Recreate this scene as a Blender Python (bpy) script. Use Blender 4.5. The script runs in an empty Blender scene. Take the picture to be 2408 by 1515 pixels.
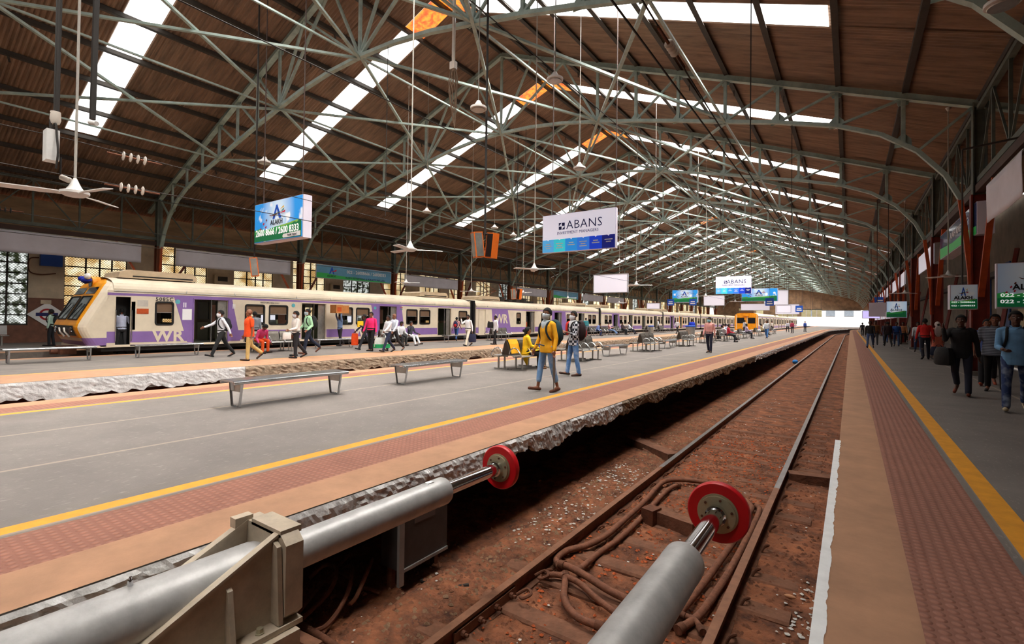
import bpy, bmesh, math, random
from math import sin, cos, tan, pi, radians, sqrt, atan2, floor
from mathutils import Vector, Matrix, noise
random.seed(7)
SC = bpy.context.scene
COL = SC.collection
# ------------------------------------------------------------------ camera
EYE = 1.48
def camera():
    yaw, pitch, roll = radians(34.883), radians(0.8), radians(0.7)
    f = Vector((-sin(yaw)*cos(pitch), cos(yaw)*cos(pitch), sin(pitch)))
    r = Vector((cos(yaw), sin(yaw), 0)); u = r.cross(f)
    r2 = cos(roll)*r + sin(roll)*u; u2 = -sin(roll)*r + cos(roll)*u
    m = Matrix((r2, u2, -f)).transposed().to_4x4(); m.translation = (0, 0, EYE)
    cd = bpy.data.cameras.new('camera'); cd.sensor_width = 36; cd.sensor_fit = 'HORIZONTAL'
    cd.lens = 36*1142/2408; cd.shift_y = -23.17/2408; cd.clip_start = .05; cd.clip_end = 1500
    o = bpy.data.objects.new('camera', cd); COL.objects.link(o); o.matrix_world = m
    SC.camera = o
camera()
# ------------------------------------------------------------------ light and exposure
PANE_GLOW = 4.4; PANE_GLOW_R = 4.4
SUNSIDE = 1220.; SHADESIDE = 420.; SPREAD = 100.      # daylight arriving through the translucent roof strips
WIN_GLOW = 1.7
ORANGE_GLOW = 1.6
def roof_daylight():
    """daylight falling in through the fibreglass strips, one soft area light on each strip"""
    for s, pw in ((-1, SHADESIDE), (1, SUNSIDE)):
        ld = bpy.data.lights.new('strip_daylight', 'AREA'); ld.shape = 'RECTANGLE'; ld.energy = pw; ld.color = (1, .965, .91); ld.spread = radians(SPREAD)
        ld.size = 1.0; ld.size_y = 13.0
        for k in range(-1, 19):
            o = bpy.data.objects.new('strip_daylight', ld); COL.objects.link(o)
            u = 7.2; x = Vector((0, 1, 0)); y = Vector((s, 0, -.387)).normalized(); zc = x.cross(y)
            if zc.z < 0: x = -x; zc = x.cross(y)
            m = Matrix((x, y, zc)).transposed().to_4x4(); m.translation = (-14.4+s*u, 2.4+8.55*(k+.5), 14.8-.387*u+.12); o.matrix_world = m
roof_daylight()
sl = bpy.data.lights.new('sun', 'SUN'); sl.energy = 5; sl.angle = .02; so = bpy.data.objects.new('sun', sl); COL.objects.link(so); so.rotation_euler = (radians(28), radians(12), 0)
w = bpy.data.worlds.new('sky'); SC.world = w; w.use_nodes = True
bg = w.node_tree.nodes['Background']; bg.inputs[0].default_value = (1, .97, .93, 1); bg.inputs[1].default_value = 1.1
SC.view_settings.view_transform = 'Standard'; SC.view_settings.look = 'None'
SC.view_settings.exposure = 0.0; SC.view_settings.gamma = 1.0
try: SC.view_settings.use_curve_mapping = False
except Exception: pass
cy = SC.cycles
cy.use_light_tree = True; cy.max_bounces = 6; cy.diffuse_bounces = 3; cy.glossy_bounces = 3
cy.transparent_max_bounces = 8; cy.sample_clamp_indirect = 8; cy.caustics_reflective = False; cy.caustics_refractive = False
cy.use_denoising = True; cy.use_adaptive_sampling = True; cy.adaptive_threshold = .03
# ------------------------------------------------------------------ materials
def srgb(r, g, b):
    f = lambda c: (c/255/12.92) if c <= 10 else ((c/255+.055)/1.055)**2.4
    return (f(r), f(g), f(b), 1)
MATS = {}
def mat(name, col, rough=.7, metal=0., var=.25, vscale=2.0, bump=.0, bscale=30., dark=None, stretch=None, emit=0):
    if name in MATS: return MATS[name]
    m = bpy.data.materials.new(name); m.use_nodes = True; nt = m.node_tree; N = nt.nodes; L = nt.links
    b = N['Principled BSDF']; b.inputs['Roughness'].default_value = rough; b.inputs['Metallic'].default_value = metal
    c = col if isinstance(col, tuple) and len(col) == 4 else srgb(*col)
    if var > 0:
        tc = N.new('ShaderNodeTexCoord'); mp = N.new('ShaderNodeMapping'); L.new(tc.outputs['Object'], mp.inputs[0])
        if stretch: mp.inputs['Scale'].default_value = stretch
        n = N.new('ShaderNodeTexNoise'); n.inputs['Scale'].default_value = vscale; n.inputs['Detail'].default_value = 6; n.inputs['Roughness'].default_value = .65
        L.new(mp.outputs[0], n.inputs['Vector'])
        r = N.new('ShaderNodeValToRGB'); r.color_ramp.elements[0].position = .32; r.color_ramp.elements[1].position = .68
        d = dark if dark else (c[0]*(1-var), c[1]*(1-var), c[2]*(1-var), 1)
        if dark and len(dark) == 3: d = srgb(*dark)
        r.color_ramp.elements[0].color = d
        r.color_ramp.elements[1].color = (min(1, c[0]*(1+var*.4)), min(1, c[1]*(1+var*.4)), min(1, c[2]*(1+var*.4)), 1)
        L.new(n.outputs[0], r.inputs[0]); L.new(r.outputs[0], b.inputs['Base Color'])
        if bump > 0:
            n2 = N.new('ShaderNodeTexNoise'); n2.inputs['Scale'].default_value = bscale; n2.inputs['Detail'].default_value = 5
            L.new(mp.outputs[0], n2.inputs['Vector']); bp = N.new('ShaderNodeBump'); bp.inputs['Strength'].default_value = bump; bp.inputs['Distance'].default_value = .02
            L.new(n2.outputs[0], bp.inputs['Height']); L.new(bp.outputs[0], b.inputs['Normal'])
    else: b.inputs['Base Color'].default_value = c
    if emit:
        b.inputs['Emission Color'].default_value = c; b.inputs['Emission Strength'].default_value = emit
    MATS[name] = m; return m
def nodes(m):
    return m.node_tree.nodes, m.node_tree.links, m.node_tree.nodes['Principled BSDF']
STEEL = mat('green_steel', (166, 186, 178), .55, 0, .3, 3., .15, 20)
STEELD = mat('green_steel_dusty', (96, 104, 96), .7, 0, .4, 2.)
ROOF = mat('rusty_sheet', (146, 116, 94), .62, 0, .45, 1.6, 0, stretch=(.25, 2.5, 1))
PURL = mat('dark_purlin', (62, 56, 50), .7, 0, .3, 3)
ORANGE = mat('orange_paint', (190, 78, 24), .5, 0, .35, 3)
REDP = mat('brick_red_paint', (120, 34, 16), .55, 0, .35, 3)
CREAM = mat('train_cream', (226, 212, 188), .42, 0, .12, 1.5, .03, 8)
PURPLE = mat('train_purple', (140, 108, 170), .42, 0, .12, 1.5)
YEL = mat('train_yellow', (244, 158, 14), .4, 0, .18, 3)
BLACK = mat('black_rubber', (18, 18, 19), .5, 0, .3, 5)
DKGLASS = mat('dark_glass', (22, 22, 24), .12, 0, 0)
DARKIN = mat('train_interior', (64, 66, 62), .6, 0, .2, 3)
SEATG = mat('seat_olive', (96, 104, 76), .5, 0, .15, 3)
STAIN = mat('stainless', (190, 192, 194), .24, .95, .12, 6, .05, 12)
STAIND = mat('perforated_steel', (176, 174, 168), .38, .75, .25, 5)
CHROME = mat('chrome', (225, 225, 228), .1, 1., .05, 4)
WHITE = mat('white_board', (214, 208, 222), .5, 0, .05, 2)
WHITEL = mat('white_lightbox', (222, 218, 230), .5, 0, 0, emit=.42)  # white board with added glow, lifting boards the roof strip lights miss
GREYCLOTH = mat('grey_cloth', (222, 218, 228), .85, 0, .1, 1.2, .12, 3)
WHITEP = mat('white_plaster', (232, 230, 228), .85, 0, .3, 7., .8, 14)
STONE = mat('brown_stone', (158, 138, 116), .9, 0, .5, 7., .9, 16)
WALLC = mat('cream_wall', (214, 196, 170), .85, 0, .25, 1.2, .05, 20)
DADO = mat('brown_dado', (122, 78, 58), .5, 0, .3, 3)
PLANK = mat('brown_board', (180, 148, 112), .8, 0, .4, 1.1, .1, 9, stretch=(1, .6, 3))
RAILM = mat('rail_top', (176, 170, 166), .3, .85, .2, 5)
RAILS = mat('rail_rust', (122, 78, 54), .75, .1, .4, 9, .2, 40)
SLEEPM = mat('sleeper_concrete', (126, 84, 62), .95, 0, .4, 6, .5, 25)
EARTH = mat('trackbed_earth', (150, 92, 60), .95, 0, .5, 3.4, 1., 34, dark=(70, 40, 26))
WHITEC = mat('lime_washed_edge', (206, 205, 204), .85, 0, .3, 7., .8, 14)  # same plaster as WHITEP, darkened to offset the stronger roof light here
PITDARK = mat('recess_brick', (64, 34, 28), .9, 0, .4, 5, .4, 12)
CEMENT = mat('cement', (120, 112, 104), .9, 0, .3, 3, .3, 20)
BUFG = mat('buffer_grey', (186, 184, 182), .42, .25, .22, 7, .05, 30)
BRKT = mat('bracket_khaki', (196, 180, 158), .5, .15, .25, 8, .06, 30)
REDB = mat('buffer_red', (206, 20, 30), .38, 0, .15, 6)
BRASS = mat('collar_plate', (186, 178, 148), .38, .5, .15, 9)
HOSE = mat('dusty_hose', (130, 80, 56), .8, 0, .35, 16, .3, 60)
BLUE = mat('sign_blue', (24, 84, 190), .5, 0, .08, 2)
NAVY = mat('navy', (18, 26, 96), .5, 0, 0)
FANW = mat('fan_white', (222, 218, 214), .45, 0, .1, 8)
ROD = mat('rod_grey', (176, 170, 160), .6, 0, .15, 8)
WIRE = mat('wire_dark', (40, 34, 30), .7, .2, .1, 9)
CERAM = mat('insulator_ceramic', (214, 204, 192), .3, 0, .1, 9)
RUST = mat('rust_iron', (110, 66, 44), .85, .1, .4, 12, .3, 40)
LBLACK = mat('letter_black', (20, 18, 24), .6, 0, 0)
LWHITE = mat('letter_white', (244, 244, 244), .6, 0, 0)
CARD = mat('carton', (200, 128, 66), .8, 0, .2, 5)
def glow(name, col, k, kind=None):
    m = bpy.data.materials.new(name); m.use_nodes = True; nt = m.node_tree; N = nt.nodes; L = nt.links
    b = N['Principled BSDF']; b.inputs['Base Color'].default_value = (.3, .3, .3, 1)
    b.inputs['Emission Strength'].default_value = k
    c = srgb(*col); b.inputs['Emission Color'].default_value = c
    if kind:
        tc = N.new('ShaderNodeTexCoord'); n = N.new('ShaderNodeTexNoise'); L.new(tc.outputs['Object'], n.inputs['Vector'])
        n.inputs['Scale'].default_value = kind[0]; n.inputs['Detail'].default_value = 5
        r = N.new('ShaderNodeValToRGB'); e = r.color_ramp.elements
        e[0].position = kind[1]; e[1].position = kind[2]; e[0].color = srgb(*kind[3]); e[1].color = c
        L.new(n.outputs[0], r.inputs[0]); L.new(r.outputs[0], b.inputs['Emission Color'])
    return m
PANE = {-1: glow('skylight_sunward', (255, 253, 250), PANE_GLOW), 1: glow('skylight_shadeward', (255, 253, 250), PANE_GLOW_R)}
PANEO = glow('skylight_orange', (255, 150, 30), ORANGE_GLOW, (5, .35, .6, (190, 60, 0)))
WPANE = glow('window_daylight', (255, 238, 196), WIN_GLOW, (1.4, .38, .62, (176, 140, 84)))
WPANEG = glow('window_garden', (235, 240, 235), WIN_GLOW*.8, (5, .42, .6, (28, 40, 16)))
# asphalt with faint joints along the platform
def asphalt():
    m = mat('platform_asphalt', (116, 108, 103), .72, 0, .22, .9, .25, 60); N, L, b = nodes(m)
    tc = N.new('ShaderNodeTexCoord'); n = N.new('ShaderNodeTexNoise'); n.inputs['Scale'].default_value = 22; n.inputs['Detail'].default_value = 8
    mp = N.new('ShaderNodeMapping'); mp.inputs['Scale'].default_value = (1.6, .5, 1); L.new(tc.outputs['Object'], mp.inputs[0]); L.new(mp.outputs[0], n.inputs['Vector'])
    r = N.new('ShaderNodeValToRGB'); r.color_ramp.elements[0].position = .60; r.color_ramp.elements[1].position = .72
    L.new(n.outputs[0], r.inputs[0])
    w1 = N.new('ShaderNodeTexWave'); w1.bands_direction = 'X'; w1.inputs['Scale'].default_value = .17; w1.inputs['Distortion'].default_value = .12
    L.new(tc.outputs['Object'], w1.inputs['Vector'])
    r2 = N.new('ShaderNodeValToRGB'); r2.color_ramp.elements[0].position = .9990; r2.color_ramp.elements[1].position = .9996
    L.new(w1.outputs[0], r2.inputs[0])
    mx = N.new('ShaderNodeMix'); mx.data_type = 'RGBA'; mx2 = N.new('ShaderNodeMix'); mx2.data_type = 'RGBA'
    src = b.inputs['Base Color'].links[0].from_socket
    L.new(src, mx.inputs[6]); mx.inputs[7].default_value = srgb(160, 154, 146); 
    ma = N.new('ShaderNodeMath'); ma.operation = 'MULTIPLY'; ma.inputs[1].default_value = .5; L.new(r.outputs[0], ma.inputs[0]); L.new(ma.outputs[0], mx.inputs[0])
    L.new(mx.outputs[2], mx2.inputs[6]); mx2.inputs[7].default_value = srgb(150, 136, 122); L.new(r2.outputs[0], mx2.inputs[0])
    L.new(mx2.outputs[2], b.inputs['Base Color'])
    return m
ASPH = asphalt()
YLINE = mat('yellow_line_paint', (222, 150, 34), .6, 0, .18, 6)
COPE = mat('coping_stone', (172, 128, 98), .75, 0, .2, 2.5, .1, 40)
def tactile():
    m = mat('tactile_tile', (156, 104, 86), .75, 0, .15, 3.); N, L, b = nodes(m)
    tc = N.new('ShaderNodeTexCoord'); mp = N.new('ShaderNodeMapping'); mp.inputs['Scale'].default_value = (1, 1, 0); L.new(tc.outputs['Object'], mp.inputs[0])
    v = N.new('ShaderNodeTexVoronoi'); v.inputs['Randomness'].default_value = 0; v.inputs['Scale'].default_value = 16
    L.new(mp.outputs[0], v.inputs['Vector'])
    r = N.new('ShaderNodeValToRGB'); r.color_ramp.elements[0].position = .2; r.color_ramp.elements[1].position = .42
    r.color_ramp.elements[0].color = (1, 1, 1, 1); r.color_ramp.elements[1].color = (0, 0, 0, 1); L.new(v.outputs['Distance'], r.inputs[0])
    bp = N.new('ShaderNodeBump'); bp.inputs['Distance'].default_value = .008; bp.inputs['Strength'].default_value = .9; L.new(r.outputs[0], bp.inputs['Height']); L.new(bp.outputs[0], b.inputs['Normal'])
    src = b.inputs['Base Color'].links[0].from_socket
    mx = N.new('ShaderNodeMix'); mx.data_type = 'RGBA'; mx.blend_type = 'MULTIPLY'; mx.inputs[0].default_value = .6
    r3 = N.new('ShaderNodeValToRGB'); r3.color_ramp.elements[0].color = (.6, .55, .52, 1); r3.color_ramp.elements[1].color = (1, 1, 1, 1); L.new(r.outputs[0], r3.inputs[0])
    L.new(src, mx.inputs[6]); L.new(r3.outputs[0], mx.inputs[7]); L.new(mx.outputs[2], b.inputs['Base Color'])
    return m
TACT = tactile()
# ------------------------------------------------------------------ mesh builder
class MB:
    def __init__(s): s.v = []; s.f = []; s.mi = []; s.m = 0
    def quad(s, a, b, c, d): s.poly([a, b, c, d])
    def poly(s, pts):
        n = len(s.v); s.v += [tuple(p) for p in pts]; s.f.append(tuple(range(n, n+len(pts)))); s.mi.append(s.m)
    def box(s, x0, x1, y0, y1, z0, z1):
        n = len(s.v)
        s.v += [(x, y, z) for z in (z0, z1) for y in (y0, y1) for x in (x0, x1)]
        for f in ((0, 2, 3, 1), (4, 5, 7, 6), (0, 1, 5, 4), (2, 6, 7, 3), (0, 4, 6, 2), (1, 3, 7, 5)):
            s.f.append(tuple(n+i for i in f)); s.mi.append(s.m)
        return s
    def bar(s, p, q, w, h=None, up=(0, 0, 1)):
        h = h or w; p = Vector(p); q = Vector(q); d = (q-p)
        if d.length < 1e-6: return s
        d.normalize(); u = Vector(up)
        if abs(d.dot(u)) > .98: u = Vector((0, 1, 0)) if abs(d.y) < .9 else Vector((1, 0, 0))
        r = d.cross(u).normalized()*w/2; t = r.cross(d).normalized()*h/2
        n = len(s.v)
        for c in (p, q):
            for a, b in ((-1, -1), (1, -1), (1, 1), (-1, 1)): s.v.append(tuple(c+r*a+t*b))
        for f in ((0, 3, 2, 1), (4, 5, 6, 7), (0, 1, 5, 4), (1, 2, 6, 5), (2, 3, 7, 6), (3, 0, 4, 7)):
            s.f.append(tuple(n+i for i in f)); s.mi.append(s.m)
        return s
    def tube(s, pts, r, seg=8, cap=True):
        pts = [Vector(p) for p in pts]; rs = r if isinstance(r, (list, tuple)) else [r]*len(pts)
        n0 = len(s.v); prev = None
        for i, p in enumerate(pts):
            d = (pts[min(i+1, len(pts)-1)]-pts[max(i-1, 0)]).normalized()
            if prev is None:
                a = Vector((0, 0, 1)) if abs(d.z) < .9 else Vector((1, 0, 0)); u = d.cross(a).normalized()
            else: u = (prev-d*prev.dot(d)).normalized()
            prev = u; v = d.cross(u)
            for k in range(seg):
                a = 2*pi*k/seg; s.v.append(tuple(p+(u*cos(a)+v*sin(a))*rs[i]))
        for i in range(len(pts)-1):
            for k in range(seg):
                a = n0+i*seg+k; b = n0+i*seg+(k+1) % seg
                s.f.append((a, b, b+seg, a+seg)); s.mi.append(s.m)
        if cap:
            s.f.append(tuple(n0+k for k in reversed(range(seg)))); s.mi.append(s.m)
            e = n0+(len(pts)-1)*seg; s.f.append(tuple(e+k for k in range(seg))); s.mi.append(s.m)
        return s
    def lathe(s, c, axis, prof, seg=24):   # prof: (distance along axis, radius)
        c = Vector(c); ax = Vector(axis).normalized()
        return s.tube([c+ax*(t+1e-5*i) for i, (t, _) in enumerate(prof)], [max(r, 1e-4) for _, r in prof], seg)
    def ball(s, c, rx, ry=None, rz=None, seg=10, rings=7, M=None):
        ry = ry or rx; rz = rz or rx; n0 = len(s.v); c = Vector(c)
        for i in range(1, rings):
            th = pi*i/rings
            for k in range(seg):
                a = 2*pi*k/seg; p = Vector((rx*sin(th)*cos(a), ry*sin(th)*sin(a), rz*cos(th)))
                if M is not None: p = M @ p
                s.v.append(tuple(c+p))
        t = Vector((0, 0, rz)); bt = Vector((0, 0, -rz))
        if M is not None: t = M @ t; bt = M @ bt
        s.v.append(tuple(c+t)); s.v.append(tuple(c+bt)); T = len(s.v)-2; B = T+1
        for i in range(rings-2):
            for k in range(seg):
                a = n0+i*seg+k; b = n0+i*seg+(k+1) % seg; s.f.append((a, a+seg, b+seg, b)); s.mi.append(s.m)
        for k in range(seg):
            s.f.append((T, n0+k, n0+(k+1) % seg)); s.mi.append(s.m)
            e = n0+(rings-2)*seg; s.f.append((B, e+(k+1) % seg, e+k)); s.mi.append(s.m)
        return s
    def prism(s, pts, axis, a, b):    # polygon pts in the two other axes, extruded from a to b
        ix = 'xyz'.index(axis)
        def P(p, t):
            q = list(p); q.insert(ix, t); return tuple(q)
        n = len(s.v); k = len(pts)
        s.v += [P(p, a) for p in pts]+[P(p, b) for p in pts]
        s.f.append(tuple(range(n, n+k))); s.mi.append(s.m); s.f.append(tuple(reversed(range(n+k, n+2*k)))); s.mi.append(s.m)
        for i in range(k):
            j = (i+1) % k; s.f.append((n+i, n+k+i, n+k+j, n+j)); s.mi.append(s.m)
        return s
    def mesh(s, name, mats, smooth=False, off=(0, 0, 0), fix=True):
        me = bpy.data.meshes.new(name)
        o = Vector(off); me.from_pydata([tuple(Vector(v)-o) for v in s.v] if o.length > 0 else s.v, [], s.f)
        for m in (mats if isinstance(mats, (list, tuple)) else [mats]): me.materials.append(m)
        for p, i in zip(me.polygons, s.mi): p.material_index = i; p.use_smooth = smooth
        if fix:
            bm = bmesh.new(); bm.from_mesh(me); bmesh.ops.recalc_face_normals(bm, faces=bm.faces)
            if smooth:
                for e in bm.edges:
                    if len(e.link_faces) == 2 and e.calc_face_angle(0) > .7: e.smooth = False
            bm.to_mesh(me); bm.free()
        me.update(); return me
    def build(s, name, mats, parent=None, smooth=False, world=False, loc=None, **kw):
        off = parent.location if (world and parent is not None) else ((0, 0, 0) if loc is None else loc)
        me = s.mesh(name, mats, smooth, off)
        return link(name, me, parent, loc=loc, **kw)
def tag(o, label=None, cat=None, group=None, kind=None):
    if label: o['label'] = label
    if cat: o['category'] = cat
    if group: o['group'] = group
    if kind: o['kind'] = kind
    return o
def link(name, me, parent=None, loc=None, label=None, cat=None, group=None, kind=None):
    o = bpy.data.objects.new(name, me); COL.objects.link(o)
    if parent is not None: o.parent = parent
    if loc is not None: o.location = loc
    return tag(o, label, cat, group, kind)
def thing(name, label, cat, loc=(0, 0, 0), rz=0, group=None, kind=None):
    o = bpy.data.objects.new(name, None); COL.objects.link(o); o.location = loc; o.rotation_euler = (0, 0, rz); o.empty_display_size = .1
    return tag(o, label, cat, group, kind)
def kids(o): return [c for c in bpy.data.objects if c.parent == o] if not hasattr(o, '_k') else o._k
CH = {}
def copy_tree(o, loc=None, rz=None, label=None, parent=None, group=None):
    c = o.copy(); COL.objects.link(c)
    if parent is not None: c.parent = parent
    if loc is not None: c.location = loc
    if rz is not None: c.rotation_euler = (0, 0, rz)
    if label: c['label'] = label
    if group: c['group'] = group
    for ch in list(o.children): copy_tree(ch, parent=c)
    return c
def text(s, size, M, mat_, parent, name='lettering', depth=.003, bold=0., align='CENTER', sx=1.0, width=None):
    cu = bpy.data.curves.new('t', 'FONT'); cu.body = s; cu.size = size; cu.extrude = depth; cu.align_x = align; cu.align_y = 'CENTER'; cu.offset = bold; cu.resolution_u = 2
    cu.space_character = max(1.0, sx)
    o = bpy.data.objects.new('t', cu); COL.objects.link(o)
    me = bpy.data.meshes.new_from_object(o.evaluated_get(bpy.context.evaluated_depsgraph_get()))
    bpy.data.objects.remove(o); bpy.data.curves.remove(cu)
    if width and len(me.vertices):
        xs = [v.co.x for v in me.vertices]; me.transform(Matrix.Diagonal((width/(max(xs)-min(xs)), 1, 1, 1)))
    me.transform(M); me.materials.clear(); me.materials.append(mat_)
    if parent is None: return me
    return link(name, me, parent)
def face_neg_y(x, y, z): return Matrix.Translation((x, y, z)) @ Matrix.Rotation(pi/2, 4, 'X')            # readable from -Y
def face_pos_x(x, y, z): return Matrix.Translation((x, y, z)) @ Matrix.Rotation(pi/2, 4, 'Z') @ Matrix.Rotation(pi/2, 4, 'X')  # readable from +X
def face_neg_x(x, y, z): return Matrix.Translation((x, y, z)) @ Matrix.Rotation(-pi/2, 4, 'Z') @ Matrix.Rotation(pi/2, 4, 'X')
ORD = ['first', 'second', 'third', 'fourth', 'fifth', 'sixth', 'seventh', 'eighth', 'ninth', 'tenth', 'eleventh', 'twelfth', 'thirteenth', 'fourteenth', 'fifteenth', 'sixteenth', 'seventeenth', 'eighteenth', 'nineteenth', 'twentieth', 'twenty-first', 'twenty-second']
def curv(y): return 0 if y < 112 else (y-112)**2/495
# ================================================================== shed: roof, trusses, walls
RX, RZ, SL = -14.4, 14.8, .387
BAY = 8.55; Y0 = 2.4
NB = 19
HALF = 17.5
def roofz(u): return RZ-SL*abs(u)
EAVE = 20.4
YB, YE = -14.5, Y0+BAY*NB
def bottomz(u):
    P = [(0, 10.78), (1.75, 10.72), (3.5, 10.52), (5.25, 10.2), (7, 9.85), (8.75, 9.45), (10.5, 9.02), (12.25, 8.6), (14, 8.1), (15.2, 7.55), (16.1, 6.85), (16.75, 6.0), (17.1, 5.2)]
    u = abs(u)
    for (a, za), (b, zb) in zip(P, P[1:]):
        if u <= b: return za+(zb-za)*(u-a)/(b-a)
    return P[-1][1]
def corrug(s, y0, y1, u0, u1, pitch=.15, dz0=0):
    """one run of corrugated sheet on the slope of side s"""
    mb = MB(); n = max(2, int((y1-y0)/pitch*4)); prev = None
    for i in range(n+1):
        y = y0+(y1-y0)*i/n; dz = .03*cos(2*pi*y/pitch)+dz0
        a = len(mb.v); mb.v.append((RX+s*u0, y, roofz(u0)+.2+dz)); mb.v.append((RX+s*u1, y, roofz(u1)+.2+dz))
        if i: mb.f.append((a-2, a-1, a+1, a)); mb.mi.append(0)
    return mb
def merge(mbs):
    m = MB()
    for b in mbs:
        n = len(m.v); m.v += b.v; m.f += [tuple(i+n for i in f) for f in b.f]; m.mi += b.mi
    return m
SKY = [Y0+BAY*(k+.5) for k in range(-1, NB)]
nwin = 1
for s, nm in ((-1, 'left'), (1, 'right')):
    run = []; ya = YB
    U1 = 13.9
    for yc in SKY:
        run.append(corrug(s, ya, yc-.55, 0, EAVE, .15 if yc < 50 else .4)); run.append(corrug(s, yc-.65, yc+.65, U1, EAVE, .15, .05)); ya = yc+.55
    run.append(corrug(s, ya, YE, 0, EAVE, .4))
    o = merge(run).mesh('ceiling', ROOF, smooth=False, fix=False)
    link('ceiling_'+nm, o, kind='structure')
    for i, yc in enumerate(SKY):
        us = 1.75 if (i in (1, 2, 3, 4, 8, 12)) else .25
        mb = MB(); mb.quad((RX+s*us, yc-.55, roofz(us)+.2), (RX+s*us, yc+.55, roofz(us)+.2), (RX+s*U1, yc+.55, roofz(U1)+.2), (RX+s*U1, yc-.55, roofz(U1)+.2))
        wn = mb.mesh('pane', PANE[s], fix=False); link('window_%d' % nwin, wn, kind='structure'); nwin += 1
        mb = MB(); mb.quad((RX, yc-.55, roofz(0)+.2), (RX, yc+.55, roofz(0)+.2), (RX+s*us, yc+.55, roofz(us)+.2), (RX+s*us, yc-.55, roofz(us)+.2))
        link('window_%d' % nwin, mb.mesh('pane', PANEO if us > 1 else PANE[s], fix=False), kind='structure'); nwin += 1
# purlins
for s, nm in ((-1, 'left'), (1, 'right')):
    for k in range(0 if s < 0 else 1, 11):
        u = 1.75*k; mb = MB(); z = roofz(u)+.1
        mb.bar((RX+s*u, YB, z), (RX+s*u, YE, z), .07, .16); mb.bar((RX+s*(u+.05), YB, z-.08), (RX+s*(u+.05), YE, z-.08), .14, .015)
        for j in range(-1, NB+1):   # cleats hanging at the truss lines
            mb.bar((RX+s*(u+.05), Y0+BAY*j+1.4, z-.06), (RX+s*(u+.05), Y0+BAY*j+1.45, z-.3), .03, .06)
        lab = 'dark ridge purlin running the length of the shed at the roof apex' if k == 0 else 'dark steel purlin under the %s roof slope, %s below the ridge' % (nm, ORD[k-1])
        mb.build('purlin', PURL, label=lab, cat='roof beam', group='purlins under the corrugated roof')
# trusses
def truss_parts():
    """name -> list of meshes, local origin at ridge line foot (RX, 0, 0)"""
    out = []
    for s in (-1, 1):
        mb = MB(); mb.bar((0, 0, roofz(0)-.06), (s*18.9, 0, roofz(18.9)-.06), .14, .2); mb.bar((0, 0, roofz(0)-.16), (s*18.9, 0, roofz(18.9)-.16), .22, .02)
        out.append(('rafter', mb))
    mb = MB(); us = [0, 1.75, 3.5, 5.25, 7, 8.75, 10.5, 12.25, 14, 14.7, 15.2, 15.7, 16.1, 16.45, 16.75, 16.95, 17.1]
    pts = [(-u, 0, bottomz(u)) for u in reversed(us)]+[(u, 0, bottomz(u)) for u in us[1:]]
    for p, q in zip(pts, pts[1:]): mb.bar(p, q, .16, .12)
    out.append(('bottom_chord', mb))
    for k in range(-9, 10):
        u = 1.75*k
        if abs(k) in (1, 2): continue
        mb = MB(); mb.bar((u, 0, bottomz(u)), (u, 0, roofz(u)-.1), .11, .09); out.append(('post', mb))
    for s in (-1, 1):
        for k in range(4, 10):
            u = 1.75*k*s; u0 = 1.75*(k-1)*s; mb = MB(); mb.bar((u0, 0, bottomz(u0)), (u, 0, roofz(u)-.12), .09, .07); out.append(('diagonal', mb))
        mb = MB(); mb.bar((s*16.1, 0, bottomz(16.1)), (s*17.4, 0, roofz(17.4)-.1), .08, .07); out.append(('diagonal', mb))
        for a, b in ((0, 1.75), (0, 3.5), (5.25, 3.5), (5.25, 1.75)):
            mb = MB(); mb.bar((s*a, 0, bottomz(a)), (s*b, 0, roofz(b)-.12), .1, .08); out.append(('diagonal', mb))
    for k in range(-9, 10):
        if abs(k) in (1, 2): continue
        u = 1.75*k; z = bottomz(u)+.02; s = 1 if k > 0 else -1; h = .3 if abs(k) != 0 else .42
        mb = MB(); mb.prism([(u-.22, z-.08), (u+.22, z-.08), (u+.2, z+h*.5), (u+.07, z+h), (u-.07, z+h), (u-.2, z+h*.5)], 'y', -.012, .012)
        mb.v = [(x, y+.06, zz) for x, y, zz in mb.v]; n = len(mb.v)
        out.append(('gusset_plate', mb))
        zt = roofz(u)-.2; mb = MB(); mb.prism([(u-.2, zt+.12), (u+.2, zt+.12), (u+.12, zt-.12), (u-.12, zt-.12)], 'y', .05, .075); out.append(('gusset_plate', mb))
    return out
TP = [(n, m.mesh(n, STEEL)) for n, m in truss_parts()]
TALL = merge([m for n, m in truss_parts()]).mesh('roof_truss', STEEL)
for k in range(NB+1):
    y = Y0+BAY*k
    lab = 'green riveted steel roof truss with arched bottom chord, %s from the camera' % ORD[k]
    if k < 9:
        t = thing('roof_truss', lab, 'roof truss', (RX, y, 0), group='steel roof trusses')
        for n, me in TP: link(n, me, t)
    else:
        link('roof_truss', TALL, loc=(RX, y, 0), label=lab, cat='roof truss', group='steel roof trusses')
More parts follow.
